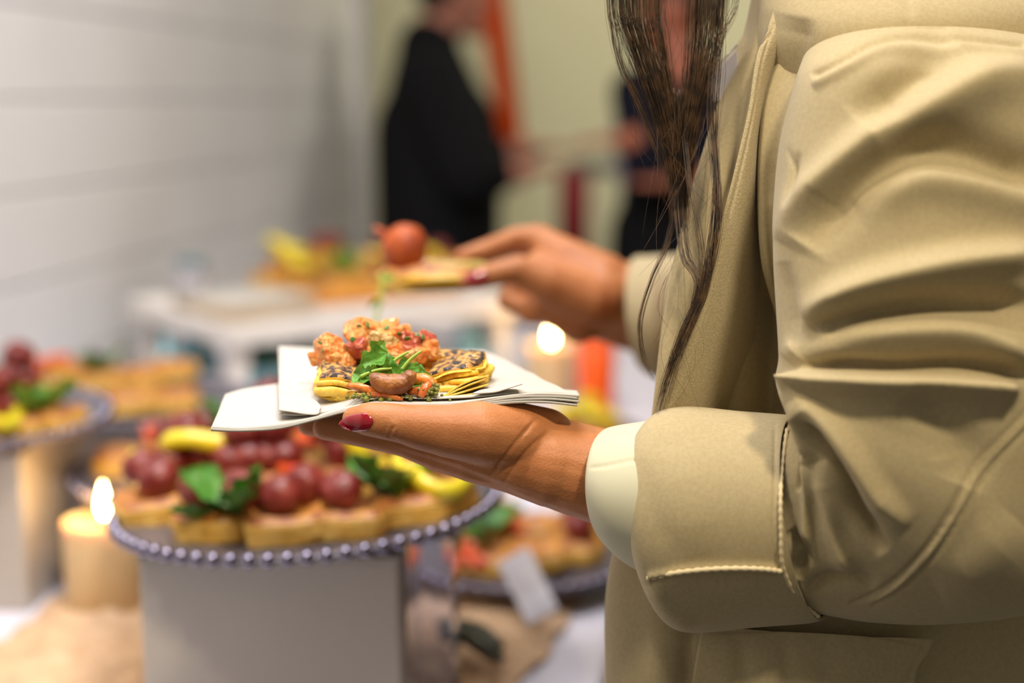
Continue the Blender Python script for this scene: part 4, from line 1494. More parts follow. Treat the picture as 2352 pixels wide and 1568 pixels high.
# ---- cream blouse cuff and blouse front
BR = [
    ((1600, 958, .778), (1600, 1360, .775), (1520, 1160, .722)),
    ((1540, 962, .778), (1540, 1338, .775), (1450, 1150, .724)),
    ((1470, 970, .778), (1462, 1300, .775), (1385, 1135, .730)),
    ((1415, 979, .778), (1410, 1258, .775), (1350, 1115, .737)),
    ((1398, 988, .778), (1396, 1240, .776), (1344, 1108, .7415)),
    ((1402, 992, .779), (1400, 1236, .777), (1350, 1108, .7435)),
]
BC = loft('blouse_cuff', BR, 14, 200, M['blouse'], woman, cap=False)
so = BC.modifiers.new('s', 'SOLIDIFY'); so.thickness = .0015; so.offset = -1
sculpt(BC.data, [([(1352, 1075), (1400, 1068), (1460, 1055), (1480, 1050)], 3, 3, -.8, .1), ([(1400, 985), (1440, 1000), (1480, 990)], 10, 10, -1.2, .2)])

# ---- right sleeve, farther
RR = [
    ((1960, 60, 1.17), (2420, 200, 1.18), (2200, 120, 1.08)),
    ((1830, 400, 1.22), (2200, 500, 1.22), (2000, 440, 1.13)),
    ((1760, 620, 1.24), (2020, 960, 1.24), (1880, 800, 1.15)),
    ((1700, 590, 1.22), (1850, 960, 1.22), (1740, 790, 1.14)),
    ((1610, 583, 1.20), (1680, 925, 1.20), (1600, 760, 1.135)),
    ((1530, 585, 1.19), (1570, 890, 1.19), (1505, 740, 1.130)),
    ((1475, 588, 1.19), (1495, 860, 1.19), (1446, 728, 1.135)),
    ((1462, 590, 1.19), (1480, 840, 1.19), (1440, 720, 1.140)),
    ((1490, 600, 1.20), (1500, 830, 1.20), (1470, 720, 1.155)),
]
RS = loft('sleeve', RR, 12, 100, M['jacket'], JK, cap=False)
RS['label'] = 'right jacket sleeve, farther from the viewer'
so = RS.modifiers.new('s', 'SOLIDIFY'); so.thickness = .002; so.offset = -1
sculpt(RS.data, [([(1560, 620), (1540, 720), (1560, 830)], 20, 20, -3, .2), ([(1500, 600), (1495, 720), (1510, 840)], 12, 12, 2, .2)])

# ---- hair: hanging locks plus scalp volume
HS = []
hcap = [ell_geo(HEAD + Vector((.018, 0, .022)), (.098, .088, .108)), cone_geo(HEAD + Vector((.05, 0, -.02)), P(1850, -330, .93), .075, .055)]
cap = link_mesh('hair_cap', organic_mesh(hcap, .006, 6), M['hair'], woman, True)
hr = random.Random(5)


def lock(ctrl, n, spread, rad, wob=6, tips=0.0):
    """ctrl: list (px,py,depth,spread_px) ; hair strands as thin tapered tubes"""
    c = crom(ctrl, 7)
    Vs, Fs = [], []
    for k in range(n):
        a = hr.uniform(0, 2 * PI); r = math.sqrt(hr.random())
        ox, od = math.cos(a) * r, math.sin(a) * r
        ph = hr.uniform(0, 6.28); ph2 = hr.uniform(0, 6.28)
        endt = 1.0 if hr.random() < .6 else hr.uniform(.75, 1.0)
        st = hr.uniform(0, .02)
        pts = []
        m = int(len(c) * endt)
        for i in range(m):
            q = c[i]; t = i / (len(c) - 1)
            x = q[0] + ox * q[3] * spread + wob * math.sin(t * 5 + ph) * (.4 + t)
            y = q[1] + (st * 600)
            d = q[2] + od * q[3] * spread * .00025 + .001 * math.sin(t * 4 + ph2)
            pts.append(P(x, y, d))
        if len(pts) < 3: continue
        R0 = rad * hr.uniform(.7, 1.3)
        rr = [R0 * min(1, (len(pts) - i) / (len(pts) * .25) + .15) for i in range(len(pts))]
        v, f = tube_geo(pts, rr, 4)
        o = len(Vs)
        Vs += v
        Fs += [tuple(i + o for i in q) for q in f]
    return Vs, Fs


HV, HF = [], []


def addh(*a, **k):
    v, f = lock(*a, **k)
    o = len(HV)
    HV.extend(v)
    HF.extend([tuple(i + o for i in q) for q in f])


# far-left thin outer strands
addh([(1430, -560, .80, 20), (1410, -250, .79, 16), (1400, -20, .785, 12), (1408, 60, .785, 12), (1425, 140, .785, 10), (1470, 240, .785, 9), (1510, 340, .785, 8), (1535, 430, .785, 8)], 26, 1.0, .00013)
addh([(1470, -560, .80, 30), (1440, -250, .79, 30), (1430, -10, .785, 26), (1450, 80, .785, 24), (1485, 180, .785, 20), (1520, 290, .785, 16), (1545, 400, .785, 12)], 90, 1.2, .00010)
# left wide curtain
addh([(1520, -560, .80, 50), (1480, -250, .79, 46), (1465, 0, .785, 40), (1480, 90, .785, 34), (1510, 190, .785, 26), (1535, 290, .785, 18), (1550, 400, .785, 12), (1552, 500, .785, 10)], 220, 1.15, .00011)
addh([(1570, -560, .81, 30), (1545, -250, .80, 22), (1515, -10, .795, 12), (1522, 80, .79, 12), (1538, 200, .79, 10), (1552, 320, .787, 10), (1560, 430, .785, 10)], 60, 1.2, .00011)
# right curtain
addh([(1680, -560, .81, 60), (1650, -250, .80, 50), (1625, -10, .79, 44), (1618, 80, .79, 40), (1600, 190, .788, 28), (1582, 300, .786, 18), (1570, 420, .785, 12), (1566, 520, .785, 10)], 230, 1.15, .00011)
addh([(1700, -560, .81, 30), (1680, -250, .80, 30), (1655, 0, .79, 14), (1650, 100, .785, 14), (1640, 220, .78, 14), (1640, 330, .775, 10), (1648, 430, .766, 8), (1648, 510, .762, 8), (1632, 600, .760, 8), (1604, 690, .759, 8), (1568, 770, .759, 8), (1535, 860, .760, 7)], 46, 1.0, .00011)
# main rope narrowing, then splitting
addh([(1550, 200, .787, 26), (1556, 360, .785, 14), (1562, 440, .785, 13), (1566, 520, .778, 12), (1578, 590, .768, 11), (1605, 640, .760, 9), (1590, 720, .759, 9), (1555, 800, .760, 9), (1530, 870, .762, 8), (1515, 940, .766, 6)], 42, 1.2, .00011, wob=4)
addh([(1535, 220, .787, 20), (1554, 380, .785, 10), (1552, 470, .783, 9), (1530, 560, .780, 8), (1495, 640, .778, 6), (1470, 730, .777, 5), (1478, 810, .776, 4), (1502, 865, .776, 4)], 18, 1.0, .00012, wob=3)
addh([(1640, 300, .776, 3), (1644, 400, .768, 5), (1640, 480, .764, 8), (1630, 580, .760, 12), (1615, 660, .759, 12), (1585, 730, .758, 12), (1555, 810, .759, 10), (1528, 900, .762, 9), (1512, 965, .766, 12)], 36, 1.3, .00011, wob=5)
addh([(1572, 300, .784, 4), (1585, 420, .772, 4), (1600, 500, .766, 6), (1612, 590, .762, 6), (1600, 680, .760, 8), (1565, 760, .760, 8), (1535, 850, .762, 8), (1510, 930, .766, 7)], 16, 1.3, .0001, wob=5)
# loose wisps
addh([(1690, -100, .80, 8), (1690, 0, .79, 6), (1665, 60, .785, 6), (1640, 110, .785, 8)], 12, 1.0, .00012)
for k in range(34):
    x0 = hr.uniform(1420, 1660); y0 = hr.uniform(0, 350)
    xm = x0 + (1570 - x0) * .6 + hr.uniform(-60, 60)
    ex = 1560 + hr.uniform(-110, 110)
    addh([(x0, y0 - 200, .79, 2), (x0, y0, .788, 2), (xm, y0 + 180, .785, 2), (ex, y0 + 380, .772, 2)], 1, 1.0, .00009, wob=12)
for k in range(12):
    x0 = hr.uniform(1520, 1600); y0 = hr.uniform(600, 850)
    addh([(x0, y0, .758, 2), (x0 + hr.uniform(-40, 40), y0 + 80, .757, 2), (x0 + hr.uniform(-50, 60), y0 + 160, .757, 2)], 1, 1.0, .00007, wob=10)
for k in range(10):
    addh([(1520, 900, .758, 6), (1500 + k * 4, 960, .750, 3), (1500 + k * 9, 1010 + hr.uniform(-5, 25), .728, 3)], 1, 1.0, .00007, wob=6)
hair = mesh('hair', HV, HF, M['hair'], woman)

# ---- name badge clipped at the jacket front
nb = empty('name_badge', P(1662, 175, .80), 'clear plastic name badge edge showing at the jacket front under the hair', 'badge')
bm = bmesh.new()
q4 = [P(1622, 175, .803), P(1692, 104, .800), P(1700, 215, .806), P(1640, 235, .806)]
for dd, in ((0,),):
    top = [bm.verts.new(q) for q in q4]
    bot = [bm.verts.new(q + (q - CAM).normalized() * .0014) for q in q4]
    bm.faces.new(top); bm.faces.new(bot[::-1])
    for i in range(4): bm.faces.new((top[i], bot[i], bot[(i + 1) % 4], top[(i + 1) % 4]))
bmesh.ops.recalc_face_normals(bm, faces=bm.faces)
bm_obj('plastic_sleeve', bm, M['plastic'], nb)
bm = bmesh.new()
q4 = [P(1632, 176, .8045), P(1692, 116, .8015), P(1699, 212, .8075), P(1646, 226, .8075)]
top = [bm.verts.new(q + (q - CAM).normalized() * .0012) for q in q4]; bot = [bm.verts.new(q + (q - CAM).normalized() * .0018) for q in q4]
bm.faces.new(top); bm.faces.new(bot[::-1])
for i in range(4): bm.faces.new((top[i], bot[i], bot[(i + 1) % 4], top[(i + 1) % 4]))
bmesh.ops.recalc_face_normals(bm, faces=bm.faces)
bm_obj('paper_insert', bm, M['card'], nb)
Vv, Ff = tube_geo([P(1621, 178, .8025), P(1657, 141, .801), P(1693, 103, .7995)], .0006, 8)
mesh('edge_bead', Vv, Ff, M['plastic'], nb)


# ---- far guests
def guest(name_label, d, skinm, pose, clothes, voxel=.008):
    """pose: dict of joints (px,py,dz) at depth d"""
    J = {k: P(v[0], v[1], d + (v[2] if len(v) > 2 else 0)) for k, v in pose.items()}
    base = J['hip']
    e = empty('person', (base.x, base.y, 0), name_label, 'person')
    G_ = []
    h = J['head']; f = pose_dir
    G_ += [ell_geo(h, (.08, .075, .105)), cone_geo(h + Vector((0, 0, -.04)) + f * .02, h + Vector((0, 0, -.09)) + f * .055, .055, .028),
           cone_geo(h + f * .08, h + f * .10 + Vector((0, 0, -.02)), .010, .012), ell_geo(h + f * .08 + Vector((0, 0, -.052)), (.014, .02, .008))]
    for s in (-1, 1):
        G_.append(ell_geo(h + Vector((f.y * s * .076, -f.x * s * .076, -.01)) + Vector((0, .0, 0)), (.016, .012, .03)))
        G_.append(ell_geo(h + f * .072 + Vector((f.y * s * .03, -f.x * s * .03, .02)), (.014, .014, .009)))
    G_ += [cone_geo(h + Vector((0, 0, -.06)), J['neck'], .052, .055)]
    G_ += [cone_geo(J['neck'], J['chest'], .06, .10), cone_geo(J['chest'], J['hip'], .115, .11)]
    for s in ('a', 'b'):
        G_ += [cone_geo(J['sh' + s], J['chest'], .045, .08), cone_geo(J['sh' + s], J['el' + s], .045, .036), cone_geo(J['el' + s], J['wr' + s], .042, .034)]
        w_ = J['wr' + s]; t_ = J['ha' + s]
        dr = (t_ - w_).normalized(); sd = dr.cross(Vector((0, 0, 1))).normalized()
        pm_ = w_ + (t_ - w_) * .5
        for q in (-1, -.33, .33, 1):
            G_.append(cone_geo(w_ + sd * q * .012, pm_ + sd * q * .028, .02, .013, 12))
            ln = (1 - .12 * abs(q + .2))
            G_.append(cone_geo(pm_ + sd * q * .028, pm_ + sd * q * .034 + dr * .085 * ln + Vector((0, 0, -.012)), .0105, .008, 10))
        G_.append(cone_geo(w_ + sd * .02, w_ + sd * .055 + dr * .06, .014, .010, 10))
    for s in (-1, 1):
        hp = J['hip'] + Vector((0, .08 * s, 0))
        kn = Vector((hp.x + f.x * .03, hp.y, .50)); an = Vector((hp.x, hp.y, .08))
        G_ += [cone_geo(hp, kn, .09, .06), cone_geo(kn, an, .056, .038), cone_geo(an, an + f * .13 + Vector((0, 0, -.04)), .036, .026)]
    link_mesh('body', organic_mesh(G_, voxel, 4), skinm, e, True)
    hm = organic_mesh([ell_geo(h - f * .02 + Vector((0, 0, .028)), (.092, .086, .098))], .007, 4)
    link_mesh('hair', hm, M['hair_dark'], e, True)
    for nm, mt, fn in clothes:
        link_mesh(nm, organic_mesh(fn(J, f), .009, 5), mt, e, True)
    return e, J


def sweater(J, f):
    g = [cone_geo(J['neck'] + Vector((0, 0, -.03)), J['chest'], .085, .165), cone_geo(J['chest'], J['hip'] + Vector((0, 0, .06)), .168, .165)]
    for s in ('a', 'b'):
        m = J['el' + s].lerp(J['wr' + s], .45)
        g += [cone_geo(J['sh' + s], J['chest'], .085, .12), cone_geo(J['sh' + s], J['el' + s], .088, .080), cone_geo(J['el' + s], m, .078, .058)]
    return g


def pants(J, f):
    g = [cone_geo(J['hip'] + Vector((0, 0, .10)), J['hip'] + Vector((0, 0, -.06)), .150, .15)]
    for s in (-1, 1):
        hp = J['hip'] + Vector((0, .08 * s, 0))
        kn = Vector((hp.x + f.x * .03, hp.y, .50)); an = Vector((hp.x, hp.y, .10))
        g += [cone_geo(hp, kn, .105, .075), cone_geo(kn, an, .072, .058)]
    return g


def shoes(J, f):
    g = []
    for s in (-1, 1):
        a = Vector((J['hip'].x, J['hip'].y + .08 * s, .05))
        g += [cone_geo(a, a + f * .16 + Vector((0, 0, -.015)), .046, .034)]
    return g


pose_dir = (right + Vector((0, .1, 0))).normalized()
guest('guest in black long-sleeved top and dark trousers, reaching a forearm toward the bistro table', 3.75, M['skin2'],
      dict(head=(1045, -12), neck=(985, 85), chest=(1005, 310), hip=(1008, 575), sha=(985, 190, -.13), shb=(1000, 175, .15),
           ela=(1082, 405, -.20), wra=(1190, 398, -.16), haa=(1310, 380, -.10), elb=(1080, 370, .18), wrb=(1210, 345, .16), hab=(1330, 332, .12)),
      [('sweater', M['black'], sweater), ('trousers', M['navy'], pants), ('shoes', M['black'], shoes)])


def jacket2(J, f):
    g = [cone_geo(J['neck'] + Vector((0, 0, -.05)) - f * .04, J['chest'] - f * .03, .075, .125), cone_geo(J['chest'] - f * .03, J['hip'] - f * .01, .130, .150)]
    for s in ('a', 'b'):
        m = J['el' + s].lerp(J['wr' + s], .6)
        g += [cone_geo(J['sh' + s], J['chest'] - f * .03, .065, .10), cone_geo(J['sh' + s], J['el' + s], .065, .055), cone_geo(J['el' + s], m, .055, .045)]
    return g


def shirt2(J, f):
    return [cone_geo(J['neck'] + Vector((0, 0, -.04)) + f * .01, J['chest'] + f * .03, .060, .108), cone_geo(J['chest'] + f * .03, J['chest'] + f * .02 + Vector((0, 0, -.12)), .108, .10)]


pose_dir = (-right + Vector((0, -.25, 0))).normalized()
guest('guest in dark jacket over pale lilac shirt, partly hidden behind the hanging hair', 3.45, M['skin3'],
      dict(head=(1545, 10), neck=(1570, 165), chest=(1535, 300), hip=(1540, 640), sha=(1465, 215, -.10), shb=(1660, 215, .08),
           ela=(1490, 400, -.22), wra=(1450, 325, -.24), haa=(1365, 318, -.26), elb=(1680, 420, .0), wrb=(1560, 420, -.2), hab=(1480, 410, -.3)),
      [('jacket', M['navy'], jacket2), ('shirt', M['shirt'], shirt2), ('trousers', M['black'], pants), ('shoes', M['black'], shoes)])

# ================================================================== NAPKINS IN HAND
NZ = P(900, 937, .757).z


def napkin_sheet(front, back, m, parent, name, thick, seed, wav=.0006, nu=70, nv=30, off=0.0):
    Lc = crom(front, 10); Rc = crom(back, 10)

    def samp(C, t):
        x = t * (len(C) - 1)
        i = min(int(x), len(C) - 2)
        return C[i] + (C[i + 1] - C[i]) * (x - i)
    V, Fc = [], []
    for j in range(nv + 1):
        for i in range(nu + 1):
            a, b = samp(Lc, i / nu), samp(Rc, i / nu)
            pa, pb = P(*a), P(*b)
            v = pa.lerp(pb, j / nv)
            s = v * 40
            v.z += wav * noise.noise(Vector((s.x, s.y, seed))) + off
            V.append(v)
    nf = len(V)
    V += [v + Vector((0, 0, -thick)) for v in V]
    W = nu + 1
    for j in range(nv):
        for i in range(nu):
            a = j * W + i
            Fc.append((a, a + 1, a + 1 + W, a + W)); Fc.append((nf + a, nf + a + W, nf + a + 1 + W, nf + a + 1))
    for j in range(nv):
        a = j * W; Fc.append((a, a + W, nf + a + W, nf + a)); a += nu; Fc.append((a, nf + a, nf + a + W, a + W))
    for i in range(nu):
        a = i; Fc.append((a, nf + a, nf + a + 1, a + 1)); a = nv * W + i; Fc.append((a, a + 1, nf + a + 1, nf + a))
    return mesh(name, V, Fc, m, parent)


nk = empty('paper_napkin', P(900, 950, .80), 'thick folded white paper napkin held flat on the open palm', 'napkin', 'napkins in the hand')
fr = [(484, 983, .752), (560, 986, .751), (640, 980, .750), (720, 963, .750), (800, 941, .750), (870, 929, .750), (960, 932, .750), (1060, 934, .752), (1180, 921, .754), (1260, 920, .757), (1331, 927, .760)]
bk = [(517, 912, .842), (560, 900, .86), (640, 888, .875), (720, 880, .885), (800, 874, .89), (870, 872, .89), (960, 872, .89), (1060, 872, .885), (1160, 884, .86), (1240, 896, .84), (1326, 905, .80)]
for k in range(4):
    ff = [(x + (3 - k) * (1.0 if x < 600 else 0) * 1.5 - (k % 2) * (5 if x > 1300 else 0), y - (3 - k) * (1.5 + 5.5 * max(0, (x - 900) / 430)) , d) for x, y, d in fr]
    bb2 = [(x, y - (3 - k) * 2.5, d) for x, y, d in bk]
    napkin_sheet(ff, bb2, M['napkin'], nk, 'ply', .0013, k * 3.1, .0005)
nk2 = empty('paper_napkin', P(900, 900, .84), 'square white napkin with lifted crimped edges directly under the pastry', 'napkin', 'napkins in the hand')
fr2 = [(641, 951, .760), (700, 953, .757), (780, 936, .757), (870, 912, .757), (960, 912, .757), (1060, 912, .758), (1150, 904, .760), (1250, 900, .765), (1326, 908, .768)]
bk2 = [(640, 795, .94), (720, 799, .942), (800, 801, .944), (880, 803, .945), (960, 803, .945), (1020, 803, .945), (1060, 803, .945), (1085, 803, .945), (1112, 804, .945)]
napkin_sheet(fr2, bk2, M['napkin'], nk2, 'top_ply', .0007, 20, .0009, 90, 60)
# curled crimped front edge flap on the left and the torn-looking flap at right
c1 = [(641, 948, .757), (690, 955, .754), (728, 955, .753), (735, 944, .754)]
c2 = [(642, 905, .790), (690, 912, .785), (725, 925, .775), (737, 938, .765)]
napkin_sheet(c1, c2, M['napkin'], nk2, 'folded_edge', .0006, 33, .0012, 40, 16, off=.0015)
c1 = [(1085, 908, .757), (1130, 906, .757), (1165, 897, .757), (1200, 887, .757)]
c2 = [(1120, 893, .775), (1140, 888, .775), (1165, 884, .775), (1192, 882, .772)]
napkin_sheet(c1, c2, M['napkin'], nk2, 'crimped_flap', .0006, 41, .0015, 40, 10, off=.001)

# ================================================================== HERO PASTRY
HP = P(925, 922, .800)
HZ = NZ
hero = empty('puff_pastry', (HP.x, HP.y, P(925, 921, .77).z), 'herb-crusted puff pastry with roasted mushroom and rocket on the held napkin', 'pastry', rz=yaw)
hero.rotation_euler = (0, -.055, yaw)
RM = Matrix.Rotation(yaw, 3, 'Z') @ Matrix.Rotation(-.055, 3, 'Y')


def loc2(px, py, d):
    """world point at pixel and depth in hero's own frame"""
    v = P(px, py, d) - Vector(hero.location)
    return RM.inverted() @ v


def wx(px, d):
    return loc2(px, 900, d).x


# left lobe and right lobe: laminated, folded corners; middle: flat base
def lamin(name, outline, layers, z0, hfun, mats, seed, parent, open_side=None):
    """outline: function th->(x,y) ; stacked wavy leaves following a height field"""
    V, Fc, mi = [], [], []
    n = 72
    rg = random.Random(seed)
    for k in range(layers):
        topk = k == layers - 1
        base = len(V)
        edges = [min(1, max(0, (q + (0 if q in (0, layers) else .55 * math.sin(q * 2.7 + seed))) / layers)) for q in range(layers + 1)]
        f0, f1 = edges[k], edges[k] + (edges[k + 1] - edges[k]) * .93
        jit = rg.uniform(-.0016, .0016) - (.10 * f1 ** 3) * .02
        R = []
        for i in range(n):
            th = 2 * PI * i / n
            x, y = outline(th)
            nz = noise.noise(Vector((math.cos(th) * 2.5, math.sin(th) * 2.5, seed + k * .7))) * .0030 + noise.noise(Vector((math.cos(th) * 9, math.sin(th) * 9, seed + k))) * .0018
            r = math.hypot(x, y)
            sc = (r + nz + jit) / r * (1 - .05 * abs(f0 - .45))
            R.append((x * sc, y * sc))
        for fz, sc in ((f0, .965), (f0 * .75 + f1 * .25, 1.0), (f0 * .25 + f1 * .75, 1.0), (f1, .965)):
            for i in range(n):
                x, y = R[i]
                h = hfun(x, y)
                V.append((x * sc, y * sc, z0 + h * fz * (1 - .10 * max(0, (sc - .95) * 20) * fz) + (.0022 * noise.noise(Vector((x * 75, y * 75, k * .45 + seed))) if 0 < k < layers - 1 else .0008 * noise.noise(Vector((x * 120, y * 120, seed))))))
        for r in range(3):
            for i in range(n):
                j = (i + 1) % n
                Fc.append((base + r * n + i, base + r * n + j, base + (r + 1) * n + j, base + (r + 1) * n + i)); mi.append(0 if (topk and r == 2) else 1)
        Fc.append(tuple(base + i for i in range(n))[::-1]); mi.append(1)
        prev = base + 3 * n
        if topk:
            for sc in (.90, .80, .68, .54, .38, .2):
                b2 = len(V)
                for i in range(n):
                    x, y = R[i][0] * sc, R[i][1] * sc
                    V.append((x, y, z0 + hfun(x, y) * f1 + .0016 * noise.noise(Vector((x * 110, y * 110, seed))) + .0008 * noise.noise(Vector((x * 300, y * 300, seed)))))
                for i in range(n):
                    j = (i + 1) % n
                    Fc.append((prev + i, prev + j, b2 + j, b2 + i)); mi.append(0)
                prev = b2
        Fc.append(tuple(prev + i for i in range(n))); mi.append(0 if topk else 1)
    me = bpy.data.meshes.new(name)
    me.from_pydata([tuple(v) for v in V], [], Fc)
    for m in mats: me.materials.append(m)
    me.polygons.foreach_set('material_index', mi)
    me.shade_smooth()
    o = bpy.data.objects.new(name, me)
    COL.objects.link(o)
    o.parent = parent
    return o


HM = [M['hero_top'], M['hero_side']]


def sq(w, d, p=4):
    def f(th):
        c, s = math.cos(th), math.sin(th)
        r = 1 / ((abs(c) ** p + abs(s) ** p) ** (1 / p))
        return r * c * w / 2, r * s * d / 2
    return f


# base slab
bz = lamin('crust', sq(.088, .062, 6), 3, 0.0, lambda x, y: .0065, [M['filling'], M['hero_side']], 3, hero)
bz.location = (wx(925, .79), .004, 0)
# left folded lobe
lo = lamin('left_fold', sq(.031, .046, 2.8), 5, .0005, lambda x, y: .0150 - .0045 * ((x + .004) / .016) ** 2 * (1 if x > 0 else .5) + .0015 * math.sin(y * 140), HM, 8, hero)
lo.location = (wx(778, .78), -.002, 0); lo.rotation_euler = (0.0, .10, .12)
# right folded lobe
ro = lamin('right_fold', sq(.035, .048, 2.6), 6, .0005, lambda x, y: .0150 + .10 * x - .0030 * (x / .02) ** 2 + .0015 * math.sin(y * 150), HM, 17, hero)
ro.location = (wx(1052, .78), .001, 0); ro.rotation_euler = (0, -.12, -.22)
# back fold
bo = lamin('back_fold', sq(.090, .020, 3.0), 5, .0005, lambda x, y: .0150 + .0015 * math.sin(x * 120), HM, 29, hero)
bo.location = (wx(930, .80), .028, 0)


def hchild(name, me, px, py, d, rot=(0, 0, 0), sc=1.0, parent=hero):
    o = bpy.data.objects.new(name, me)
    COL.objects.link(o)
    o.parent = parent
    v = loc2(px, py, d)
    if parent is not hero:
        v = Matrix.Rotation(yaw, 3, 'Z').inverted() @ (P(px, py, d) - Vector(parent.location))
    o.location = v
    o.rotation_euler = rot
    o.scale = (sc, sc, sc)
    return o


# mushroom half: curved, with a notched top (tube along a U arc)
pts = []
for i in range(22):
    t = i / 21
    a = PI * (1.0 + t * 1.0)
    pts.append((.0092 * math.cos(a), 0.0, .0105 + .0062 * math.sin(a) + (.0012 if t > .9 else 0)))
rr = [.0020 + .0032 * math.sin(PI * (i / 21)) ** .8 - (.0012 if i in (0, 21) else 0) for i in range(22)]
Vv, Ff = tube_geo(pts, rr, 16)
Vv = [Vector((v.x, v.y * 1.15, v.z + .0007 * noise.noise(v * 300))) for v in Vv]
me = bpy.data.meshes.new('mushroom'); me.from_pydata([tuple(v) for v in Vv], [], Ff); me.materials.append(M['mushroom']); me.shade_smooth()
mo = hchild('mushroom', me, 903, 902, .759, (.12, .05, 0), 1.08)
LEAFH = [leaf_mesh('rocket_leaf', .022, .017, s * 1.7, M['leaf'], .9, 2) for s in range(5)]
for (px, py, d, rx, ry, rz, sc) in [
        (838, 832, .772, .9, -.2, .3, .85), (862, 822, .775, .8, -.6, 1.1, .7), (822, 850, .770, 1.0, .3, -.5, .8), (845, 858, .766, 1.2, .2, .2, .9),
        (832, 866, .764, 1.0, .6, -.2, .8), (870, 862, .766, .9, .1, .3, .9), (905, 856, .772, .8, .0, .2, .9), (870, 845, .772, .6, -.2, .1, .7),
        (935, 862, .775, .7, .2, .1, .8), (855, 872, .762, 1.2, .4, .4, .6), (948, 880, .768, .5, .0, .1, .7)]:
    hchild('rocket_leaf', LEAFH[rnd.randrange(5)], px - 10, py + 7, d, (rx, ry, rz), sc * .84)
for a_, b_ in (((885, 850, .768), (938, 808, .770)), ((920, 852, .768), (968, 806, .770)), ((828, 865, .762), (900, 846, .764))):
    p0, p1 = loc2(*a_), loc2(*b_)
    mid = (p0 + p1) / 2 + Vector((0, 0, .0012))
    c = crom([tuple(p0), tuple(mid), tuple(p1)], 6)
    Vv, Ff = tube_geo([Vector(q) for q in c], [.0011 - .0005 * i / len(c) for i in range(len(c))], 8)
    me = bpy.data.meshes.new('rocket_stem'); me.from_pydata([tuple(v) for v in Vv], [], Ff); me.materials.append(M['stem']); me.shade_smooth()
    o = bpy.data.objects.new('rocket_stem', me); COL.objects.link(o); o.parent = hero
# roast strips
for (a_, b_, r_, mm) in [((800, 884, .762), (880, 908, .757), .0022, 'carrot'), ((845, 903, .758), (925, 918, .755), .0016, 'carrot'), ((945, 868, .770), (1000, 884, .765), .0034, 'carrot'),
                         ((940, 900, .762), (985, 905, .758), .0026, 'carrot'), ((965, 912, .757), (990, 882, .760), .0028, 'tomred'), ((880, 890, .764), (930, 905, .762), .0030, 'carrot'),
                         ((820, 895, .762), (860, 890, .766), .0028, 'carrot')]:
    p0, p1 = loc2(*a_), loc2(*b_)
    c = [p0.lerp(p1, i / 9) + Vector((0, 0, .0010 * math.sin(PI * i / 9))) for i in range(10)]
    Vv, Ff = tube_geo(c, [r_ * (.55 + .5 * math.sin(PI * (i + .8) / 10.6)) for i in range(10)], 10)
    Vv = [v + Vector((0, 0, 0)) + Vector((1, 1, 1)) * .0006 * noise.noise(v * 400) for v in Vv]
    me = bpy.data.meshes.new('vegetable_strip'); me.from_pydata([tuple(v) for v in Vv], [], Ff); me.materials.append(M[mm]); me.shade_smooth()
    o = bpy.data.objects.new('vegetable_strip', me); COL.objects.link(o); o.parent = hero
# pesto crumbs: one part, uncountable
bm = bmesh.new()
rg = random.Random(9)
for k in range(150):
    if k % 3 == 0: px, py, d = rg.gauss(985, 14), rg.gauss(898, 9), rg.uniform(.756, .762)
    elif k % 3 == 1: px, py, d = rg.gauss(900, 28), rg.gauss(913, 3), rg.uniform(.755, .760)
    else: px, py, d = rg.gauss(850, 18), rg.gauss(912, 4), rg.uniform(.756, .762)
    v = loc2(px, py, d)
    r = bmesh.ops.create_icosphere(bm, subdivisions=1, radius=rg.uniform(.0005, .0014))
    for q in r['verts']: q.co = q.co * (1 + .3 * rg.random()) + v
me = bpy.data.meshes.new('pesto'); bm.to_mesh(me); bm.free(); me.materials.append(M['pesto']); me.shade_smooth()
o = bpy.data.objects.new('pesto', me); COL.objects.link(o); o.parent = hero; o['kind'] = 'stuff'
# thin lifted leaves of pastry at the open right corner
for k, (y0, y1, y2) in enumerate([(868, 858, 862), (884, 873, 868), (897, 888, 880), (907, 903, 897), (912, 911, 909)]):
    V, Fc = [], []
    nu, nv = 26, 6
    for i in range(nu + 1):
        t = i / nu
        px = 1010 + t * (112 - 6 * (k % 2))
        py = (1 - t) ** 2 * (915 - k * 1.0) + 2 * t * (1 - t) * y0 + t * t * y2
        for j in range(nv + 1):
            v = loc2(px + rnd.uniform(-.8, .8), py, .762 + .022 * j / nv + .004 * t)
            V.append(tuple(v))
    kk = len(V)
    V += [(x, y, zz - .0011) for x, y, zz in V]
    W = nv + 1
    for i in range(nu):
        for j in range(nv):
            a = i * W + j
            Fc.append((a, a + W, a + W + 1, a + 1)); Fc.append((kk + a, kk + a + 1, kk + a + W + 1, kk + a + W))
        a = i * W; Fc.append((a, kk + a, kk + a + W, a + W))
    for j in range(nv):
        a = nu * W + j; Fc.append((a, kk + a, kk + a + 1, a + 1))
    o = mesh('pastry_leaf', V, Fc, M['hero_side'], None, True)
    o.parent = hero

# ---- tomato tart leaning behind/on it
tart = empty('tomato_tart', P(885, 852, .825), 'small tart heaped with diced tomato resting on the back of the puff pastry', 'pastry', rz=yaw)
tb = lamin('crust', sq(.080, .040, 3.5), 4, 0.0, lambda x, y: .0055 + .0012 * math.sin(x * 160), [M['tart'], M['tart']], 41, tart)
tb.rotation_euler = (.05, 0.06, 0)


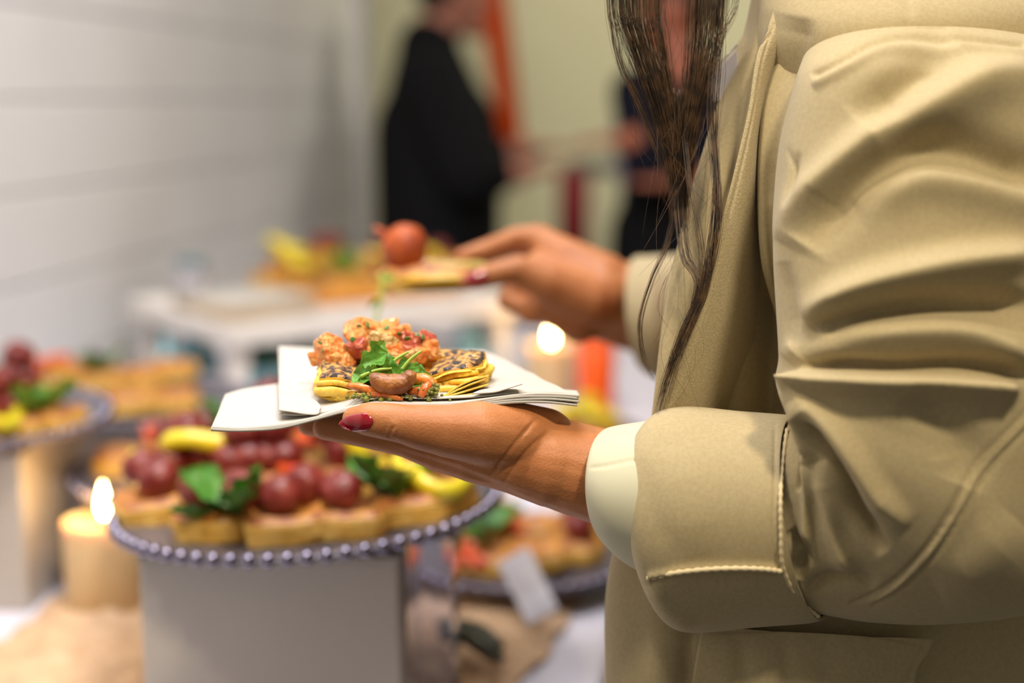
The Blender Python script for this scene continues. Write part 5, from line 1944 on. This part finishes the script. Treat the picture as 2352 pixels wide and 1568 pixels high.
def cube_mesh(seed, m):
    bm = bmesh.new()
    bmesh.ops.create_cube(bm, size=1)
    rg = random.Random(seed)
    for v in bm.verts: v.co *= 1; v.co += Vector((rg.uniform(-.16, .16), rg.uniform(-.16, .16), rg.uniform(-.16, .16)))
    bmesh.ops.bevel(bm, geom=list(bm.edges), offset=.20, segments=3, affect='EDGES', profile=.5)
    me = bpy.data.meshes.new('tomato_cube')
    bm.to_mesh(me); bm.free(); me.materials.append(m); me.shade_smooth()
    return me


CB = [cube_mesh(s, M['salmon'] if s % 3 else M['tomred']) for s in range(9)]
ON = [cube_mesh(20 + s, M['onion']) for s in range(3)]
cubes = [(755, 800, .815, .0125, 1), (750, 820, .812, .0100, 2), (785, 812, .815, .0100, 4), (800, 828, .812, .0095, 0), (770, 830, .808, .0110, 5),
         (815, 762, .820, .0120, 7), (838, 752, .824, .0100, 8), (858, 762, .822, .0100, 1), (820, 778, .815, .0090, 4), (826, 797, .808, .0095, 3),
         (895, 760, .826, .0125, 2), (918, 772, .824, .0115, 4), (885, 775, .818, .0110, 5), (850, 805, .812, .0090, 7), (903, 806, .810, .0105, 8),
         (930, 790, .818, .0120, 6), (955, 795, .820, .0115, 3), (978, 790, .820, .0110, 0), (990, 806, .816, .0110, 2), (940, 812, .812, .0110, 0),
         (880, 822, .806, .0100, 4), (915, 825, .806, .0095, 1), (965, 815, .810, .0095, 5), (790, 838, .806, .0085, 1), (725, 822, .816, .0080, 2)]
for i, (px, py, d, s, k) in enumerate(cubes):
    hchild('tomato_cube', CB[k], px, py, d, (rnd.uniform(-.6, .6), rnd.uniform(-.6, .6), rnd.uniform(0, 3)), s, tart)
for i, (px, py, d, s) in enumerate([(868, 787, .812, .0105), (895, 792, .810, .0090), (850, 788, .814, .0085), (943, 822, .806, .0085), (875, 838, .802, .0075)]):
    o = hchild('onion_piece', ON[i % 3], px, py, d, (rnd.uniform(-.4, .4), .2, rnd.uniform(0, 3)), s, tart)
HB = blob_mesh('herb_fleck', (.0020, .0012, .0004), 2, .4, 2, 2.0, M['leaf_dark'])
for (px, py, d) in [(735, 787, .806), (825, 748, .812), (845, 746, .815), (888, 752, .816), (917, 766, .812), (958, 768, .812), (972, 774, .812), (800, 800, .806), (812, 780, .806), (872, 770, .812), (740, 806, .804), (890, 820, .798), (935, 778, .808)]:
    hchild('herb_fleck', HB, px, py, d, (rnd.uniform(.4, 1.2), rnd.uniform(-.6, .6), rnd.uniform(0, 3)), rnd.uniform(.8, 1.5), tart)

# ================================================================== SLICE IN THE FAR HAND
hs = empty('held_pastry', P(985, 640, 1.17), 'yellow-topped pastry slice pinched between thumb and fingers of the far hand', 'pastry', rz=yaw)
hm_ = slab_mesh(.078, .050, .016, 77, [M['pastry'], M['pastry_side']])
o = child('crust', hm_, hs, (0, 0, -.008)); o.rotation_euler = (0, -.04, 0)
o = child('cherry_tomato', blob_mesh('cherry_tomato', (.0185, .0180, .0195), 5, .08, 3, 1.3, M['meatball']), hs, (-.019, -.002, .026), (0, .2, 0))
o = child('tomato_tail', blob_mesh('tomato_tail', (.010, .004, .0035), 8, .3, 2, 1.5, M['meatball']), hs, (-.037, 0, .037), (0, .7, 0))
o = child('pepper_strip', blob_mesh('pepper_strip', (.030, .012, .0050), 6, .25, 3, 1.5, M['olive']), hs, (.022, -.006, .010), (0, -.05, 0))
o = child('pepper_strip', blob_mesh('pepper_strip', (.034, .010, .0045), 9, .25, 3, 1.5, M['amber']), hs, (.010, -.022, .003), (0, -.03, 0))
# hanging sprig
sp_ = [P(877, 628, 1.14), P(876, 660, 1.138), P(874, 690, 1.136), P(866, 722, 1.135), P(862, 745, 1.134)]
sp_ = [Matrix.Rotation(yaw, 3, 'Z').inverted() @ (q - Vector(hs.location)) for q in sp_]
c = crom([tuple(q) for q in sp_], 6)
Vv, Ff = tube_geo([Vector(q) for q in c], .0013, 8)
me = bpy.data.meshes.new('green_sprig'); me.from_pydata([tuple(v) for v in Vv], [], Ff); me.materials.append(M['stem']); me.shade_smooth()
o = bpy.data.objects.new('green_sprig', me); COL.objects.link(o); o.parent = hs
for i, q in enumerate((sp_[0], sp_[2], sp_[2])):
    child('leaf', LEAF[i], hs, tuple(q), (1.2, .5, i * 2.0), .32)
